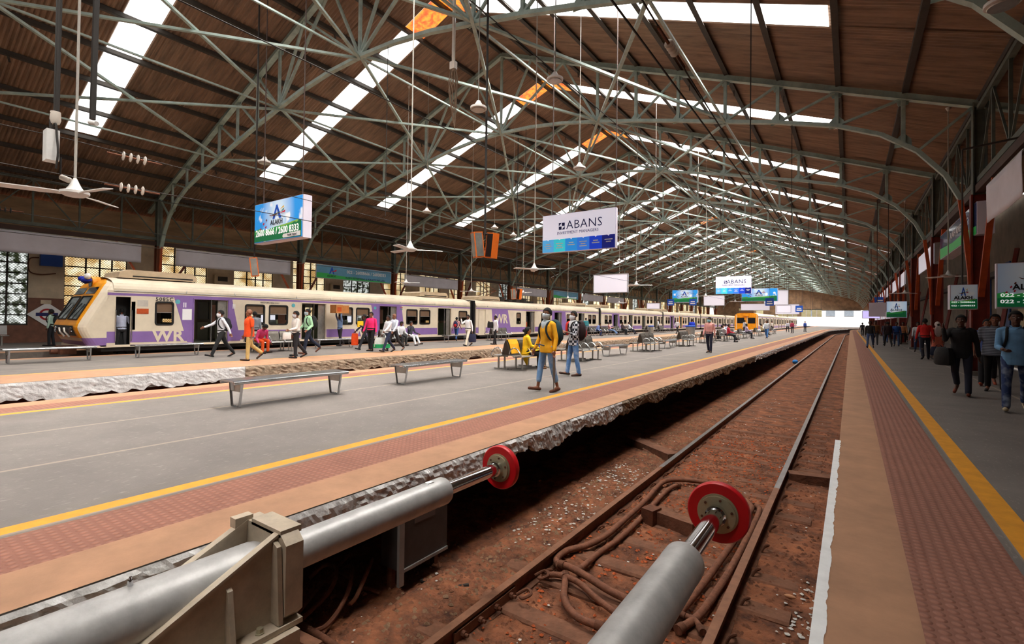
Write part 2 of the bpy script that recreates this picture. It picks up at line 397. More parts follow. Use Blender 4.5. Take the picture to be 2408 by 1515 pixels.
# cross bracing between trusses, and longitudinal runners
XN = [0, 5.25, 10.5]
for k in range(-1, NB):
    ya = Y0+BAY*k; where = 'near end of the shed' if k < 0 else 'between the %s and %s trusses' % (ORD[k], ORD[k+1])
    for s, nm in ((-1, 'left'), (1, 'right')):
        for a, b in zip(XN, XN[1:]):
            for (p, q) in (((a, ya), (b, ya+BAY)), ((b, ya), (a, ya+BAY))):
                if k < 0 and p[0] == a: continue
                mb = MB(); mb.bar((RX+s*p[0], p[1], bottomz(p[0])+(.05 if p[0] == a else -.06)), (RX+s*q[0], q[1], bottomz(q[0])+(.05 if p[0] == a else -.06)), .1, .08)
                mb.build('brace', STEEL, label='green diagonal brace %s, %s roof slope' % (where, nm), cat='brace', group='diagonal braces '+where+' '+nm)
for u, nm in ((0, 'under the ridge'), (-5.25, 'on the left slope'), (5.25, 'on the right slope'), (-10.5, 'low on the left slope'), (10.5, 'low on the right slope')):
    mb = MB(); mb.bar((RX+u, YB, bottomz(u)-.02), (RX+u, YE, bottomz(u)-.02), .07, .06)
    mb.build('roof_tie', STEEL, label='thin green tie running lengthwise through the truss feet %s' % nm, cat='roof beam')
# columns and lattice girders along both sides
def column_parts(s):
    out = []
    mb = MB(); mb.box(-.16, .16, -.025, .025, 5.3, roofz(HALF)); mb.box(-.16, -.13, -.13, .13, 5.3, roofz(HALF)); mb.box(.13, .16, -.13, .13, 5.3, roofz(HALF)); out.append(('upper_shaft', mb, STEELD))
    mb = MB(); mb.box(-.2, .2, -.03, .03, 0, 5.3); mb.box(-.2, -.16, -.13, .13, 0, 5.3); mb.box(.16, .2, -.13, .13, 0, 5.3); out.append(('lower_shaft', mb, mat('column_brown', (122, 62, 34), .6) if s < 0 else REDP))
    mb = MB(); P = [(-s*.42, 5.25), (-s*.3, 4.2), (-s*.2, 3.0), (-s*.17, 1.9)]
    for p, q in zip(P, P[1:]): mb.bar((p[0], 0, p[1]), (q[0], 0, q[1]), .12, .1)
    out.append(('arch_foot', mb, ORANGE))
    for t in (-1, 1):
        mb = MB(); mb.bar((0, t*.2, 2.3), (0, t*2.0, 5.5), .14, .09); out.append(('knee_brace', mb, ORANGE if t < 0 else REDP))
    mb = MB(); mb.box(-.3, .3, -.3, .3, 0, .12); out.append(('base', mb, CEMENT))
    return out
for s, nm in ((-1, 'left'), (1, 'right')):
    CPM = [(n, m.mesh(n, mt)) for n, m, mt in column_parts(s)]
    for k in range(-1, 14 if s > 0 else 18):
        y = Y0+BAY*k
        t = thing('column', 'orange and green steel column in the %s row, %s from the camera' % (nm, ORD[k+1]), 'column', (RX+s*HALF, y, 0), group='steel columns of the %s row' % nm)
        for n, me in CPM: link(n, me, t)
def girder_parts():
    out = []; z0, z1 = 5.72, 7.85
    for z, w_ in ((z0, .16), (z1, .12)):
        mb = MB(); mb.bar((0, 0, z), (0, BAY, z), .14, w_); out.append(('chord', mb))
    mb = MB(); mb.bar((0, 0, 5.45), (0, BAY, 5.45), .22, .22); out.append(('lower_beam', mb))
    for i in range(1, 5):
        y = BAY*i/5; mb = MB(); mb.bar((0, y, z0), (0, y, z1), .07); out.append(('post', mb))
    for i in range(5):
        y = BAY*i/5; a, b = ((z0, z1) if i % 2 else (z1, z0)); mb = MB(); mb.bar((0, y, a), (0, y+BAY/5, b), .05); out.append(('diagonal', mb))
    return out
GP = [(n, m.mesh(n, STEELD if n != 'lower_beam' else mat('brown_beam', (70, 46, 36), .7))) for n, m in girder_parts()]
GALL = merge([m for n, m in girder_parts()]).mesh('lattice_girder', STEELD)
for s, nm in ((-1, 'left'), (1, 'right')):
    for k in range(-2, 12 if s > 0 else 17):
        lab = 'green lattice girder along the %s columns, %s bay from the camera' % (nm, ORD[k+2])
        if k < 8:
            t = thing('lattice_girder', lab, 'girder', (RX+s*HALF, Y0+BAY*k, 0), group='lattice girders')
            for n, me in GP: link(n, me, t)
        else: link('lattice_girder', GALL, loc=(RX+s*HALF, Y0+BAY*k, 0), label=lab, cat='girder', group='lattice girders')
# ---- left wall with windows
WX = -33.9
wm = MB(); wins = []
for k in range(-2, 17):
    y = Y0+BAY*k
    wins += [(y+.7, y+3.4 if k != 0 else y+3.7), (y+5.05, y+7.75)]
ys = YB
for a, b in wins:
    wm.m = 0; wm.box(WX-.3, WX, ys, a, 2.25, 5.7); wm.m = 1; wm.box(WX-.3, WX+.03, ys, a, -.02, 2.25)
    wm.m = 1; wm.box(WX-.3, WX+.03, a, b, -.02, .87); ys = b
wm.m = 0; wm.box(WX-.3, WX, ys, 150, 0, 5.7)
wm.m = 2; wm.box(WX-.3, WX-.02, YB, 150, 5.7, 7.25)
wm.m = 3; wm.box(WX, WX+.06, YB, 150, 5.62, 5.74)
wm.build('wall_left', [WALLC, DADO, PLANK, PURL], kind='structure')
for i, (a, b) in enumerate(wins):
    near = a < 60
    f = MB(); x = WX-.12; W_ = b-a
    for z in [.87+.52*j for j in range(1, 9)]: f.bar((x, a, z), (x, b, z), .05, .06)
    for t in (0, .33, .55, .75, 1) if near else (0, .5, 1): f.bar((x, a+W_*t, .87), (x, a+W_*t, 5.6), .06, .07)
    f.bar((x, a, .9), (x, b, .9), .08, .1)
    if near:     # chain-link mesh in the frame
        n = int((W_+4.7)/.13)
        for j in range(n):
            d = j*.13
            for sg in (0, 1):
                y1, z1 = (d, .87) if d < W_ else (W_, .87+d-W_)
                y2, z2 = (0, .87+d) if d < 4.7 else (d-4.7, 5.57)
                if sg: y1, y2 = W_-y1, W_-y2
                f.bar((x+.03, a+y1, z1), (x+.03, a+y2, z2), .014)
    fo = f.mesh('window_frame', PURL, fix=False)
    wo = link('window_%d' % nwin, fo, kind='structure')
    dark = (a < 4)
    p = MB(); p.quad((x-.1, a, .87), (x-.1, b, .87), (x-.1, b, 5.7), (x-.1, a, 5.7))
    link('pane', p.mesh('pane', WPANEG if (i % 5 == 4 or dark) else WPANE, fix=False), wo); nwin += 1
# ---- right wall with painted panels
rw = MB(); RW = 6.2
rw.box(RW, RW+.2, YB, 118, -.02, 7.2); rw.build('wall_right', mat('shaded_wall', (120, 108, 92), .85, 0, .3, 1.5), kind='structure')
PC = [('cream', (186, 168, 130)), ('olive', (86, 84, 34)), ('orange', (190, 66, 18)), ('blue', (28, 68, 122)), ('green', (60, 110, 74)), ('brown', (86, 44, 24)), ('grey', (128, 120, 112))]
yy = 12.; i = 0
while yy < 90:
    wd = random.choice((.5, .8, 1.1)); nme, c_ = PC[(i*3+i//4) % 7]
    mb = MB(); mb.box(RW-.06, RW, yy, yy+wd, .1, 3.9+.3*(i % 3))
    mb.build('wall_panel', mat('panel_'+nme, c_, .6, 0, .2, 3), label='tall %s painted wall panel behind the right columns, %s from the camera side' % (nme, ORD[i]), cat='wall panel', group='painted panels of the right wall')
    yy += wd+random.choice((.25, .7, 1.4)); i += 1
    if i > 21: break
for j in range(9):
    y = 12.+j*6.3; mb = MB(); mb.bar((4.3, y, 0), (4.3+.9, y+1.5, 4.4), .12, .1)
    mb.build('strut', REDP, label='red inclined strut behind the right columns, %s from the camera' % ORD[j], cat='strut', group='red inclined struts')
mb = MB(); mb.box(RW-.35, RW, YB, 118, 3.9, 4.15); mb.build('trim_right', PURL, kind='structure')
# ---- ground slabs
gm = MB(); 
n = 40
ysg = [YB+(112-YB)*i/n for i in range(n)]+[112+(250-112)*i/24 for i in range(25)]
def strip(mb, bands, z, ys):
    for (x0, x1, mi, cv0, cv1) in bands:
        mb.m = mi
        for a, b in zip(ys, ys[1:]):
            mb.quad((x0+cv0*curv(a), a, z), (x1+cv1*curv(a), a, z), (x1+cv1*curv(b), b, z), (x0+cv0*curv(b), b, z))
plat_m = [ASPH, YLINE, TACT, COPE, CEMENT, PITDARK]
a_ = MB(); strip(a_, [(-.11, .29, 3, 1, 1), (.29, .84, 2, 1, 1), (.84, .90, 0, 1, 1), (.90, 1.07, 1, 1, 1), (1.07, RW, 0, 1, 1)], 0, ysg)
a_.m = 4
for a, b in zip(ysg, ysg[1:]): a_.quad((-.11+curv(a), a, 0), (-.11+curv(b), b, 0), (-.11+curv(b), b, -.16), (-.11+curv(a), a, -.16)); 
a_.m = 5
for a, b in zip(ysg, ysg[1:]): a_.quad((-.06+curv(a), a, -.16), (-.06+curv(b), b, -.16), (-.06+curv(b), b, -1.3), (-.06+curv(a), a, -1.3))
link('platform_right', a_.mesh('platform_right', plat_m, fix=False), kind='structure')
b_ = MB(); strip(b_, [(-11.23, -10.75, 3, 0, 0), (-10.75, -10.23, 2, 0, 0), (-10.23, -10.17, 0, 0, 0), (-10.17, -10.03, 1, 0, 0), (-10.03, -4.78, 0, 0, 1), (-4.78, -4.63, 1, 1, 1), (-4.63, -4.56, 0, 1, 1), (-4.56, -3.93, 2, 1, 1), (-3.93, -3.42, 3, 1, 1)], 0, ysg)
b_.m = 4
for a, b in zip(ysg, ysg[1:]):
    b_.quad((-3.42+curv(a), a, 0), (-3.42+curv(b), b, 0), (-3.42+curv(b), b, -.2), (-3.42+curv(a), a, -.2)); b_.quad((-11.23, a, 0), (-11.23, b, 0), (-11.23, b, -.2), (-11.23, a, -.2))
b_.m = 5
for a, b in zip(ysg, ysg[1:]):
    b_.quad((-3.42+curv(a), a, -.2), (-3.42+curv(b), b, -.2), (-4.5+curv(b), b, -.2), (-4.5+curv(a), a, -.2))
    b_.quad((-4.5+curv(a), a, -.2), (-4.5+curv(b), b, -.2), (-4.5+curv(b), b, -1.3), (-4.5+curv(a), a, -1.3)); b_.quad((-11.0, a, -.2), (-11.0, b, -.2), (-11.0, b, -1.3), (-11.0, a, -1.3))
link('platform_middle', b_.mesh('platform_middle', plat_m, fix=False), kind='structure')
c_ = MB(); strip(c_, [(-22.05, -21.6, 3, 0, 0), (-21.6, -21.0, 0, 0, 0), (-21.0, -16.42, 0, 0, 0), (-16.42, -16.3, 1, 0, 0), (-16.3, -14.5, 3, 0, 0)], 0, ysg)
for a, b in zip(ysg, ysg[1:]):
    c_.m = 4; c_.quad((-14.5, a, 0), (-14.5, b, 0), (-14.5, b, -.35), (-14.5, a, -.35)); c_.m = 5; c_.quad((-14.7, a, -.35), (-14.7, b, -.35), (-14.7, b, -1.3), (-14.7, a, -1.3)); c_.quad((-14.5, a, -.35), (-14.5, b, -.35), (-14.7, b, -.35), (-14.7, a, -.35)); c_.quad((-22.05, a, 0), (-22.05, b, 0), (-22.05, b, -1.3), (-22.05, a, -1.3))
link('platform_centre', c_.mesh('platform_centre', plat_m, fix=False), kind='structure')
d_ = MB(); strip(d_, [(WX, -26.5, 0, 0, 0), (-26.5, -25.5, 3, 0, 0)], 0, ysg)
d_.m = 4
for a, b in zip(ysg, ysg[1:]): d_.quad((-25.5, a, 0), (-25.5, b, 0), (-25.5, b, -1.3), (-25.5, a, -1.3))
link('platform_left', d_.mesh('platform_left', plat_m, fix=False), kind='structure')
# earth floor under the tracks
gf = MB(); gf.quad((-60, -30, -1.2), (80, -30, -1.2), (80, 400, -1.2), (-60, 400, -1.2)); link('floor', gf.mesh('floor', EARTH, fix=False), kind='structure')
# end walls beneath the near platform edge and far yard
fy = MB(); fy.quad((-60, 250, -.02), (80, 250, -.02), (80, 400, -.02), (-60, 400, -.02)); link('floor_yard', fy.mesh('floor_yard', CEMENT, fix=False), kind='structure')
# rough earth bed of the near track
def bedz(x, y):
    z = -1.075+.03*noise.noise(Vector((x*1.3, y*1.3, 0)))+.022*noise.noise(Vector((x*6, y*6, 3)))+.012*noise.noise(Vector((x*17, y*17, 7)))
    if x < -2.7: z += .06*min(1, (-2.7-x)/.4)
    if x < -3.3: z -= .05
    return z
tb = MB(); nx = 84; x0, x1 = -4.48, -.05
yl = []; y = .1
while y < 130: yl.append(y); y += .045 if y < 8 else (.08 if y < 14 else (.3 if y < 40 else 1.5))
for j, y in enumerate(yl):
    for i in range(nx+1):
        x = x0+(x1-x0)*i/nx; tb.v.append((x+curv(y), y, bedz(x, y)))
    if j:
        for i in range(nx):
            a = (j-1)*(nx+1)+i; tb.f.append((a, a+1, a+nx+2, a+nx+1)); tb.mi.append(0)
link('floor_trackbed', tb.mesh('floor_trackbed', EARTH, smooth=True, fix=False), kind='structure')
# plaster lip of the platform edges: rough, broken lower edge
def lip(name, xf, ya, yb, step, ztop, dep, face, matl, amp, sgn=1, curve=False):
    mb = MB(); rows = 7; n = int((yb-ya)/step)
    for j in range(n+1):
        y = ya+(yb-ya)*j/n; c = curv(y) if curve else 0
        d = dep*(.75+.5*noise.noise(Vector((0, y*1.1, face)))+.22*noise.noise(Vector((3, y*5, face)))+.12*noise.noise(Vector((3, y*19, face))))
        for i in range(rows+1):
            t = i/rows; z = ztop-d*t
            off = .012+amp*(.5+.5*noise.noise(Vector((y*6, z*9, face))))*(1 if 0 < i else .1)+amp*.6*noise.noise(Vector((y*19, z*23, 5)))*(1 if i else 0)
            mb.v.append((xf+sgn*off+c, y, z))
        mb.v.append((xf-sgn*.05+c, y, ztop-d))
        R_ = rows+2
        if j:
            for i in range(R_-1):
                a = (j-1)*R_+i; mb.f.append((a, a+1, a+R_+1, a+R_)); mb.mi.append(0)
    return link(name, mb.mesh(name, matl, smooth=False, fix=False), kind='structure')
lip('trim_1', -3.42, .1, 8.4, .03, -.004, .3, 1, WHITEP, .035)
lip('trim_2', -3.42, 8.4, 23.5, .06, -.004, .28, 2, STONE, .03)
lip('trim_3', -3.42, 23.5, 150, .25, -.004, .3, 3, WHITEP, .04, curve=True)
lip('trim_4', -14.5, -6, 7.2, .08, -.004, .5, 4, WHITEC, .022)
lip('trim_5', -14.5, 7.2, 60, .12, -.004, .5, 5, STONE, .05)
e = MB(); n = 260
for j in range(n+1):
    y = .5+6.9*j/n; wv = .012+.014*noise.noise(Vector((y*4, 0, 0)))+.01*noise.noise(Vector((y*17, 1, 0)))
    e.v += [(-.11+max(0, wv), y, .004), (-.155, y, .004), (-.16, y, -.12)]
    if j:
        a = 3*(j-1); e.f += [(a, a+3, a+4, a+1), (a+1, a+4, a+5, a+2)]; e.mi += [0, 0]
link('trim_6', e.mesh('trim_6', mat('fresh_white_paint', (236, 236, 236), .6, 0, .1, 8), fix=False), kind='structure')
# ================================================================== tracks
def rail_mesh(x, ya, yb, near=True):
    pr = [(-.036, 0), (.036, 0), (.036, -.03), (.010, -.045), (.010, -.13), (.07, -.15), (.07, -.16), (-.07, -.16), (-.07, -.15), (-.010, -.13), (-.010, -.045), (-.036, -.03)]
    mb = MB(); ys = [ya, 8, 20, 40, 80, 112] if ya < 8 else [ya, 112]
    ys += [112+3*i for i in range(1, 30)]
    ys = [y for y in ys if y <= yb]+[yb]; n = len(pr)
    for j, y in enumerate(ys):
        c = curv(y) if near else 0
        for p in pr: mb.v.append((x+p[0]+c, y, -.92+p[1]))
        if j:
            for i in range(n):
                k = (i+1) % n; a = (j-1)*n; mb.m = (1 if y > 9 else 2) if (i == 0) else 0
                mb.f.append((a+i, a+k, a+n+k, a+n+i)); mb.mi.append(mb.m)
    return mb
RL = 'steel rail with polished head, %s rail of track beside the %s platform'
for x, lab, nr in ((-2.55, RL % ('left', 'sunlit middle'), 1), (-.87, RL % ('right', 'shaded right'), 1), (-12.05+.0, RL % ('right', 'middle platform, hidden track'), 0), (-13.73, RL % ('left', 'centre, right side,'), 0), (-22.95, RL % ('right', 'centre, left side,'), 0), (-24.63, RL % ('left', 'left wall'), 0)):
    rail_mesh(x, .1 if nr else YB, 190, nr).build('rail', [RAILS, RAILM, mat('rail_worn', (150, 104, 78), .5, .4, .3, 9)], label=lab, cat='rail', group='running rails')
sm = MB(); sm.prism([(-.13, -.2), (.13, -.2), (.11, -.02), (.09, 0), (-.09, 0), (-.11, -.02)], 'x', -1.3, 1.3)
smm = sm.mesh('sleeper', SLEEPM)
y = 2.3; i = 0
while y < 112 and i < 165:
    z = -1.05 if (y < 5.2) else (-1.07 if int(y*1.7) % 3 else -1.062)
    link('sleeper', smm, loc=(-1.71+.03*noise.noise(Vector((y, 0, 0)))+curv(y), y, z), label='earth-covered concrete sleeper between the rails of the near track', cat='sleeper', group='sleepers of the near track')
    y += .63; i += 1
# ballast and litter that nobody could count
def scatter(name, n, rng, size, matl, lab, cat, yfun, zoff=0., flat=1.):
    mb = MB()
    for i in range(n):
        y = yfun(); x = rng[0]+(rng[1]-rng[0])*random.random(); s = size*(.5+random.random())*(1+y*.015)
        c = Vector((x, y, bedz(x, y)+zoff)); q = []
        for k in range(6):
            a = 2*pi*k/6+random.random()*.7; q.append((c.x+s*cos(a)*(.6+.6*random.random()), c.y+s*sin(a)*(.6+.6*random.random()), c.z+s*.15*flat*(random.random()-.5)))
        t = (c.x+s*.2*(random.random()-.5), c.y, c.z+s*.75*flat)
        k0 = len(mb.v); mb.v += q+[t]
        for k in range(6): mb.f.append((k0+k, k0+(k+1) % 6, k0+6)); mb.mi.append(0)
    return link(name, mb.mesh(name, matl, fix=False), label=lab, cat=cat, kind='stuff')
scatter('ballast', 9000, (-4.3, -.2), .02, mat('ballast_stone', (134, 84, 58), .9, 0, .5, 3), 'reddish brown ballast stones strewn over the near track bed', 'ballast', lambda: .5+13*random.random()**1.4)
scatter('ballast', 2500, (-3.3, -2.65), .019, mat('ballast_pale', (138, 106, 80), .9, 0, .4, 3), 'paler ballast stones heaped outside the left rail', 'ballast', lambda: 2.5+22*random.random())
scatter('litter', 300, (-3.5, -.25), .014, mat('litter_white', (196, 190, 184), .7, 0, .1, 5), 'tiny white scraps of litter scattered over the track bed', 'litter', lambda: 2+16*random.random()**1.3, .012, .4)
scatter('litter', 200, (-3.3, -2.75), .016, mat('litter_white', (1, 1, 1)), 'dense white scraps along the foot of the left rail', 'litter', lambda: 4.6+3.4*random.random(), .012, .4)
scatter('litter', 110, (-.5, -.16), .016, mat('litter_white', (1, 1, 1)), 'white scraps along the foot of the right platform edge', 'litter', lambda: 3.2+2.4*random.random(), .012, .4)
scatter('ballast', 1500, (-2.5, -.95), .016, mat('ballast_rust', (190, 92, 44), .9, 0, .4, 3), 'bright rust-orange grit lying between and beside the rails', 'ballast', lambda: 2.5+9*random.random(), .008)
def single(name, mb, m, lab, cat, group=None, smooth=False, **k):
    return mb.build(name, m, label=lab, cat=cat, group=group, smooth=smooth, **k)
m_ = MB(); m_.bar((-3.74, 9.75, -1.0), (-2.62, 8.95, -1.0), .26, .14); single('timber', m_, SLEEPM, 'earth-covered beam end lying outside the left rail beyond the buffers', 'timber')
m_ = MB(); m_.bar((-2.16, 6.2, -1.0), (-1.5, 6.03, -1.0), .17, .17); t_ = single('timber', m_, SLEEPM, 'short rusty beam lying between the rails behind the right buffer disc', 'timber')
m_ = MB(); m_.bar((-2.14, 6.11, -.985), (-1.98, 6.07, -.985), .2, .2); m_.build('end_plate', RUST, t_)
m_ = MB(); m_.bar((-.82, 9.1, -1.02), (-.12, 9.25, -1.02), .22, .14); single('timber', m_, SLEEPM, 'rusty crosswise beam between the right rail and the right platform', 'timber')
m_ = MB(); m_.ball((-.45, 5.17, -1.04), .05, .018, .016); single('cloth_scrap', m_, mat('scrap_tan', (206, 150, 110), .8), 'tan scrap lying in the earth right of the right rail', 'scrap')
m_ = MB(); m_.ball((-2.79, 34.6, -.95), .16, .16, .14, 14, 9); single('plastic_bag', m_, mat('bag_blue', (40, 140, 230), .35), 'bright blue plastic bag beside the left rail far down the track', 'bag', smooth=True)
def smoothpath(P, n=5):
    P = [Vector(p) for p in P]; out = []
    for i in range(len(P)-1):
        a = P[max(i-1, 0)]; b = P[i]; c = P[i+1]; d = P[min(i+2, len(P)-1)]
        for k in range(n):
            t = k/n; out.append(.5*((2*b)+(-a+c)*t+(2*a-5*b+4*c-d)*t*t+(-a+3*b-3*c+d)*t**3))
    return out+[P[-1]]
HS = [('outer dusty hose looping round the right buffer between the rails', .034, [(-2.376, 4.307, -1.0), (-2.488, 4.423, -1.0), (-2.50, 4.613, -1.0), (-2.46, 4.727, -1.0), (-2.368, 4.91, -1.0), (-2.304, 5.269, -1.0), (-2.302, 5.88, -1.0), (-2.314, 6.599, -1.0), (-2.363, 7.368, -1.0), (-2.263, 7.691, -1.0), (-1.917, 7.867, -1.0), (-1.569, 7.806, -1.0), (-1.279, 7.508, -1.0), (-1.092, 7.252, -1.0), (-1.072, 6.95, -1.0), (-1.072, 6.131, -1.0), (-1.098, 5.519, -1.0), (-1.125, 5.032, -1.0), (-1.153, 4.637, -1.0), (-1.186, 4.29, -1.0), (-1.233, 4.038, -1.0)]),
 ('short dusty hose beside the left rail lying inside the outer hose loop', .03, [(-2.221, 4.373, -1.02), (-2.209, 4.855, -1.02), (-2.168, 5.273, -1.02), (-2.166, 5.876, -1.02), (-2.19, 6.532, -1.02), (-2.21, 7.289, -1.02), (-2.14, 7.6, -1.02)]),
 ('dusty hose lying close along the inside of the right rail', .033, [(-1.126, 7.355, -1.03), (-1.0, 7.278, -1.01), (-.97, 6.887, -1.01), (-.972, 6.075, -1.01), (-.985, 5.276, -1.01), (-1.012, 4.711, -1.01), (-1.049, 4.301, -1.01), (-1.136, 4.016, -1.01)]),
 ('dusty hose crossing from the left loop to beneath the right buffer', .034, [(-2.38, 4.31, -.97), (-2.263, 4.279, -.95), (-2.032, 4.221, -.95), (-1.817, 4.166, -.97), (-1.634, 4.158, -.99), (-1.489, 4.156, -.99)]),
 ('dusty hose joined to the left rail and running under the right buffer', .028, [(-2.46, 4.096, -1.0), (-2.399, 4.12, -1.0), (-2.302, 4.175, -1.0), (-2.095, 4.136, -.98), (-1.87, 4.036, -1.0), (-1.647, 3.932, -1.0), (-1.52, 3.902, -1.0)]),
 ('curved dusty hose nearest the camera, dropping across the exposed sleepers', .032, [(-2.275, 4.227, -1.0), (-2.191, 4.065, -1.0), (-2.096, 3.871, -.99), (-1.996, 3.755, -.99), (-1.87, 3.672, -.99), (-1.757, 3.658, -.99), (-1.621, 3.666, -.99)]),
 ('thin dusty hose ending at the right rail beside the right buffer barrel', .024, [(-1.201, 4.232, -1.0), (-1.054, 4.216, -1.0), (-.96, 4.09, -1.0)])]
for lab, r, P in HS:
    mb = MB(); mb.tube(smoothpath(P), r, 9); h = single('hose', mb, HOSE, lab, 'hose', 'dusty hoses between the rails', smooth=True)
    for q in (P[0], P[-1]):
        k_ = MB(); i2 = 1 if q is P[0] else -2; d = (Vector(P[i2])-Vector(q)).normalized()*.07; k_.tube([Vector(q), Vector(q)+d], r*1.25, 10); k_.build('coupling', RUST, h, smooth=True)
CS = [('thin brown cable coiled under the platform lip, leftmost loop', [(-4.163, 2.701, -.98), (-4.122, 2.827, -.9), (-3.924, 2.814, -.85), (-3.769, 2.69, -.88), (-3.724, 2.559, -.95), (-3.687, 2.333, -1.0)]),
 ('thin brown cable bent in a wide loop beside the left buffer bracket', [(-4.026, 2.982, -.96), (-3.816, 2.908, -.85), (-3.588, 2.723, -.86), (-3.486, 2.561, -.93), (-3.447, 2.397, -1.0), (-3.509, 2.272, -1.02)]),
 ('thin brown cable arching highest among the coils under the left buffer', [(-3.93, 3.217, -.97), (-3.685, 3.028, -.8), (-3.529, 2.815, -.85), (-3.502, 2.673, -.97), (-3.743, 2.716, -1.0), (-3.785, 2.657, -1.02)]),
 ('straight brown cable slanting through the coils under the left buffer', [(-4.118, 3.1, -.9), (-3.886, 2.624, -.93), (-3.717, 2.275, -.98)]),
 ('brown cable lying on the ground behind the coils', [(-4.219, 2.973, -1.0), (-3.9, 2.972, -1.02), (-3.667, 2.956, -1.02), (-3.503, 2.987, -1.03)]),
 ('pair of black wires trailing on the earth below the grey box', [(-3.348, 3.343, -1.02), (-3.067, 3.439, -1.03), (-2.942, 3.562, -1.03)])]
for lab, P in CS:
    mb = MB(); mb.tube(smoothpath(P), .019, 7); single('cable', mb, HOSE if 'black' not in lab else WIRE, lab, 'cable', 'loose cables by the left buffer', smooth=True)
mb = MB(); mb.tube([(-3.81, 2.28, -1.0), (-3.25, 2.29, -1.0), (-2.95, 2.29, -1.02)], .026, 9); single('pipe', mb, RUST, 'rusty pipe lying on the earth in front of the left buffer bracket', 'pipe', smooth=True)
mb = MB(); mb.bar((-3.5, 2.12, -.97), (-3.2, 2.15, -.97), .09, .09); single('timber', mb, SLEEPM, 'short square block beside the rusty pipe at the bottom edge', 'timber')
# fishplate joint on the left rail
t = thing('fishplate', 'bolted fishplate joining the left rail beside the hose end', 'fishplate', (-2.55, 3.3, -1.08))
mb = MB(); mb.box(.012, .04, -.42, .42, .03, .11); mb.build('plate', RAILS, t)
for j in range(4):
    mb = MB(); yy = -.33+.22*j; mb.lathe((.04, yy, .07), (1, 0, 0), [(0, .026), (.03, .026), (.031, .014), (.06, .014)], 8); mb.build('bolt', RUST, t)
for j, (x, y) in enumerate(((-2.40, 4.03), (-2.36, 3.66))):
    mb = MB(); mb.tube(smoothpath([(x-.1, y, -1.0), (x-.02, y+.05, -.95), (x+.05, y, -.95), (x, y-.05, -.98), (x-.05, y-.02, -1.0)]), .014, 7)
    single('rail_clip', mb, RUST, 'curled rusty spring clip inside the left rail, %s the hose end' % ('beside' if j == 0 else 'nearer than'), 'rail clip', smooth=True)
clipm = MB(); clipm.tube(smoothpath([(0, -.05, -1.06), (.03, -.02, -1.0), (.06, .02, -1.0), (.04, .06, -1.03), (0, .04, -1.06)]), .012, 6); cm_ = clipm.mesh('rail_clip', RUST, smooth=True)
for j in range(14):
    y = 4.19+.63*j
    link('rail_clip', cm_, loc=(-2.49, y, 0), label='small rusty spring clip on the inner foot of the left rail', cat='rail clip', group='clips of the left rail')
    o = link('rail_clip', cm_, loc=(-.80, y, 0), label='small rusty spring clip on the outer foot of the right rail', cat='rail clip', group='clips of the right rail')
# ================================================================== hydraulic buffers
def buffer(x, z, y_disc, y_bar, y_rear, lab):
    t = thing('hydraulic_buffer', lab, 'buffer', (x, y_rear, z)); Y = lambda a: a-y_rear
    mb = MB(); mb.lathe((0, Y(-.4), 0), (0, 1, 0), [(0, .145), (Y(y_rear-.03+.4)+y_rear-y_rear if 0 else (y_rear-.06+.4), .145), (y_rear+.4-.03, .14), (y_rear+.4, .125), (y_rear+.41, .0)], 40); mb.build('rear_cylinder', BUFG, t, smooth=True)
    mb = MB(); L_ = y_bar-y_rear; mb.lathe((0, 0, 0), (0, 1, 0), [(0, .106), (L_-.11, .106), (L_-.105, .108), (L_-.02, .108), (L_, .1), (L_+.001, .05)], 40); mb.build('barrel', BUFG, t, smooth=True)
    mb = MB(); mb.lathe((0, L_-.03, 0), (0, 1, 0), [(0, .055), (Y(y_disc)-L_-.02, .055), (Y(y_disc)-L_-.015, .066), (Y(y_disc)-L_+.03, .066)], 32); mb.build('piston_rod', CHROME, t, smooth=True)
    mb = MB(); mb.lathe((0, Y(y_disc)-.005, 0), (0, 1, 0), [(0, .07), (.001, .118), (.018, .118), (.019, .13), (.03, .13), (.031, .1)], 36); c = mb.build('flange', BRASS, t, smooth=True)
    for k in range(6):
        a = 2*pi*k/6+.3; mb = MB(); mb.lathe((.098*cos(a), Y(y_disc)-.012, .098*sin(a)), (0, 1, 0), [(0, .009), (.012, .009)], 6); mb.build('bolt', RUST, c)
    mb = MB(); mb.lathe((0, Y(y_disc)+.022, 0), (0, 1, 0), [(0, .12), (.002, .192), (.012, .2), (.05, .2), (.066, .19), (.075, .15), (.078, .0)], 48); mb.build('buffer_head', REDB, t, smooth=True)
    return t
B1 = buffer(-2.69, .09, 3.65, 2.93, 1.45, 'grey hydraulic buffer with red head on the left, held in a khaki bracket')
B2 = buffer(-.73, .19, 3.47, 2.7, 1.0, 'grey hydraulic buffer with red head on the right, pointing down the near track')
mb = MB(); mb.box(-.02, .02, 1.28, 1.34, .098, .11); mb.build('sticker', LWHITE, B1)
for bx, by in ((-2.83, .85),):
    mb = MB(); mb.lathe((bx+.12, by, .09+.14), (0, 0, 1), [(0, .012), (.03, .012), (.031, .006), (.045, .006)], 8); mb.build('grease_nipple', CHROME, B1, world=True)
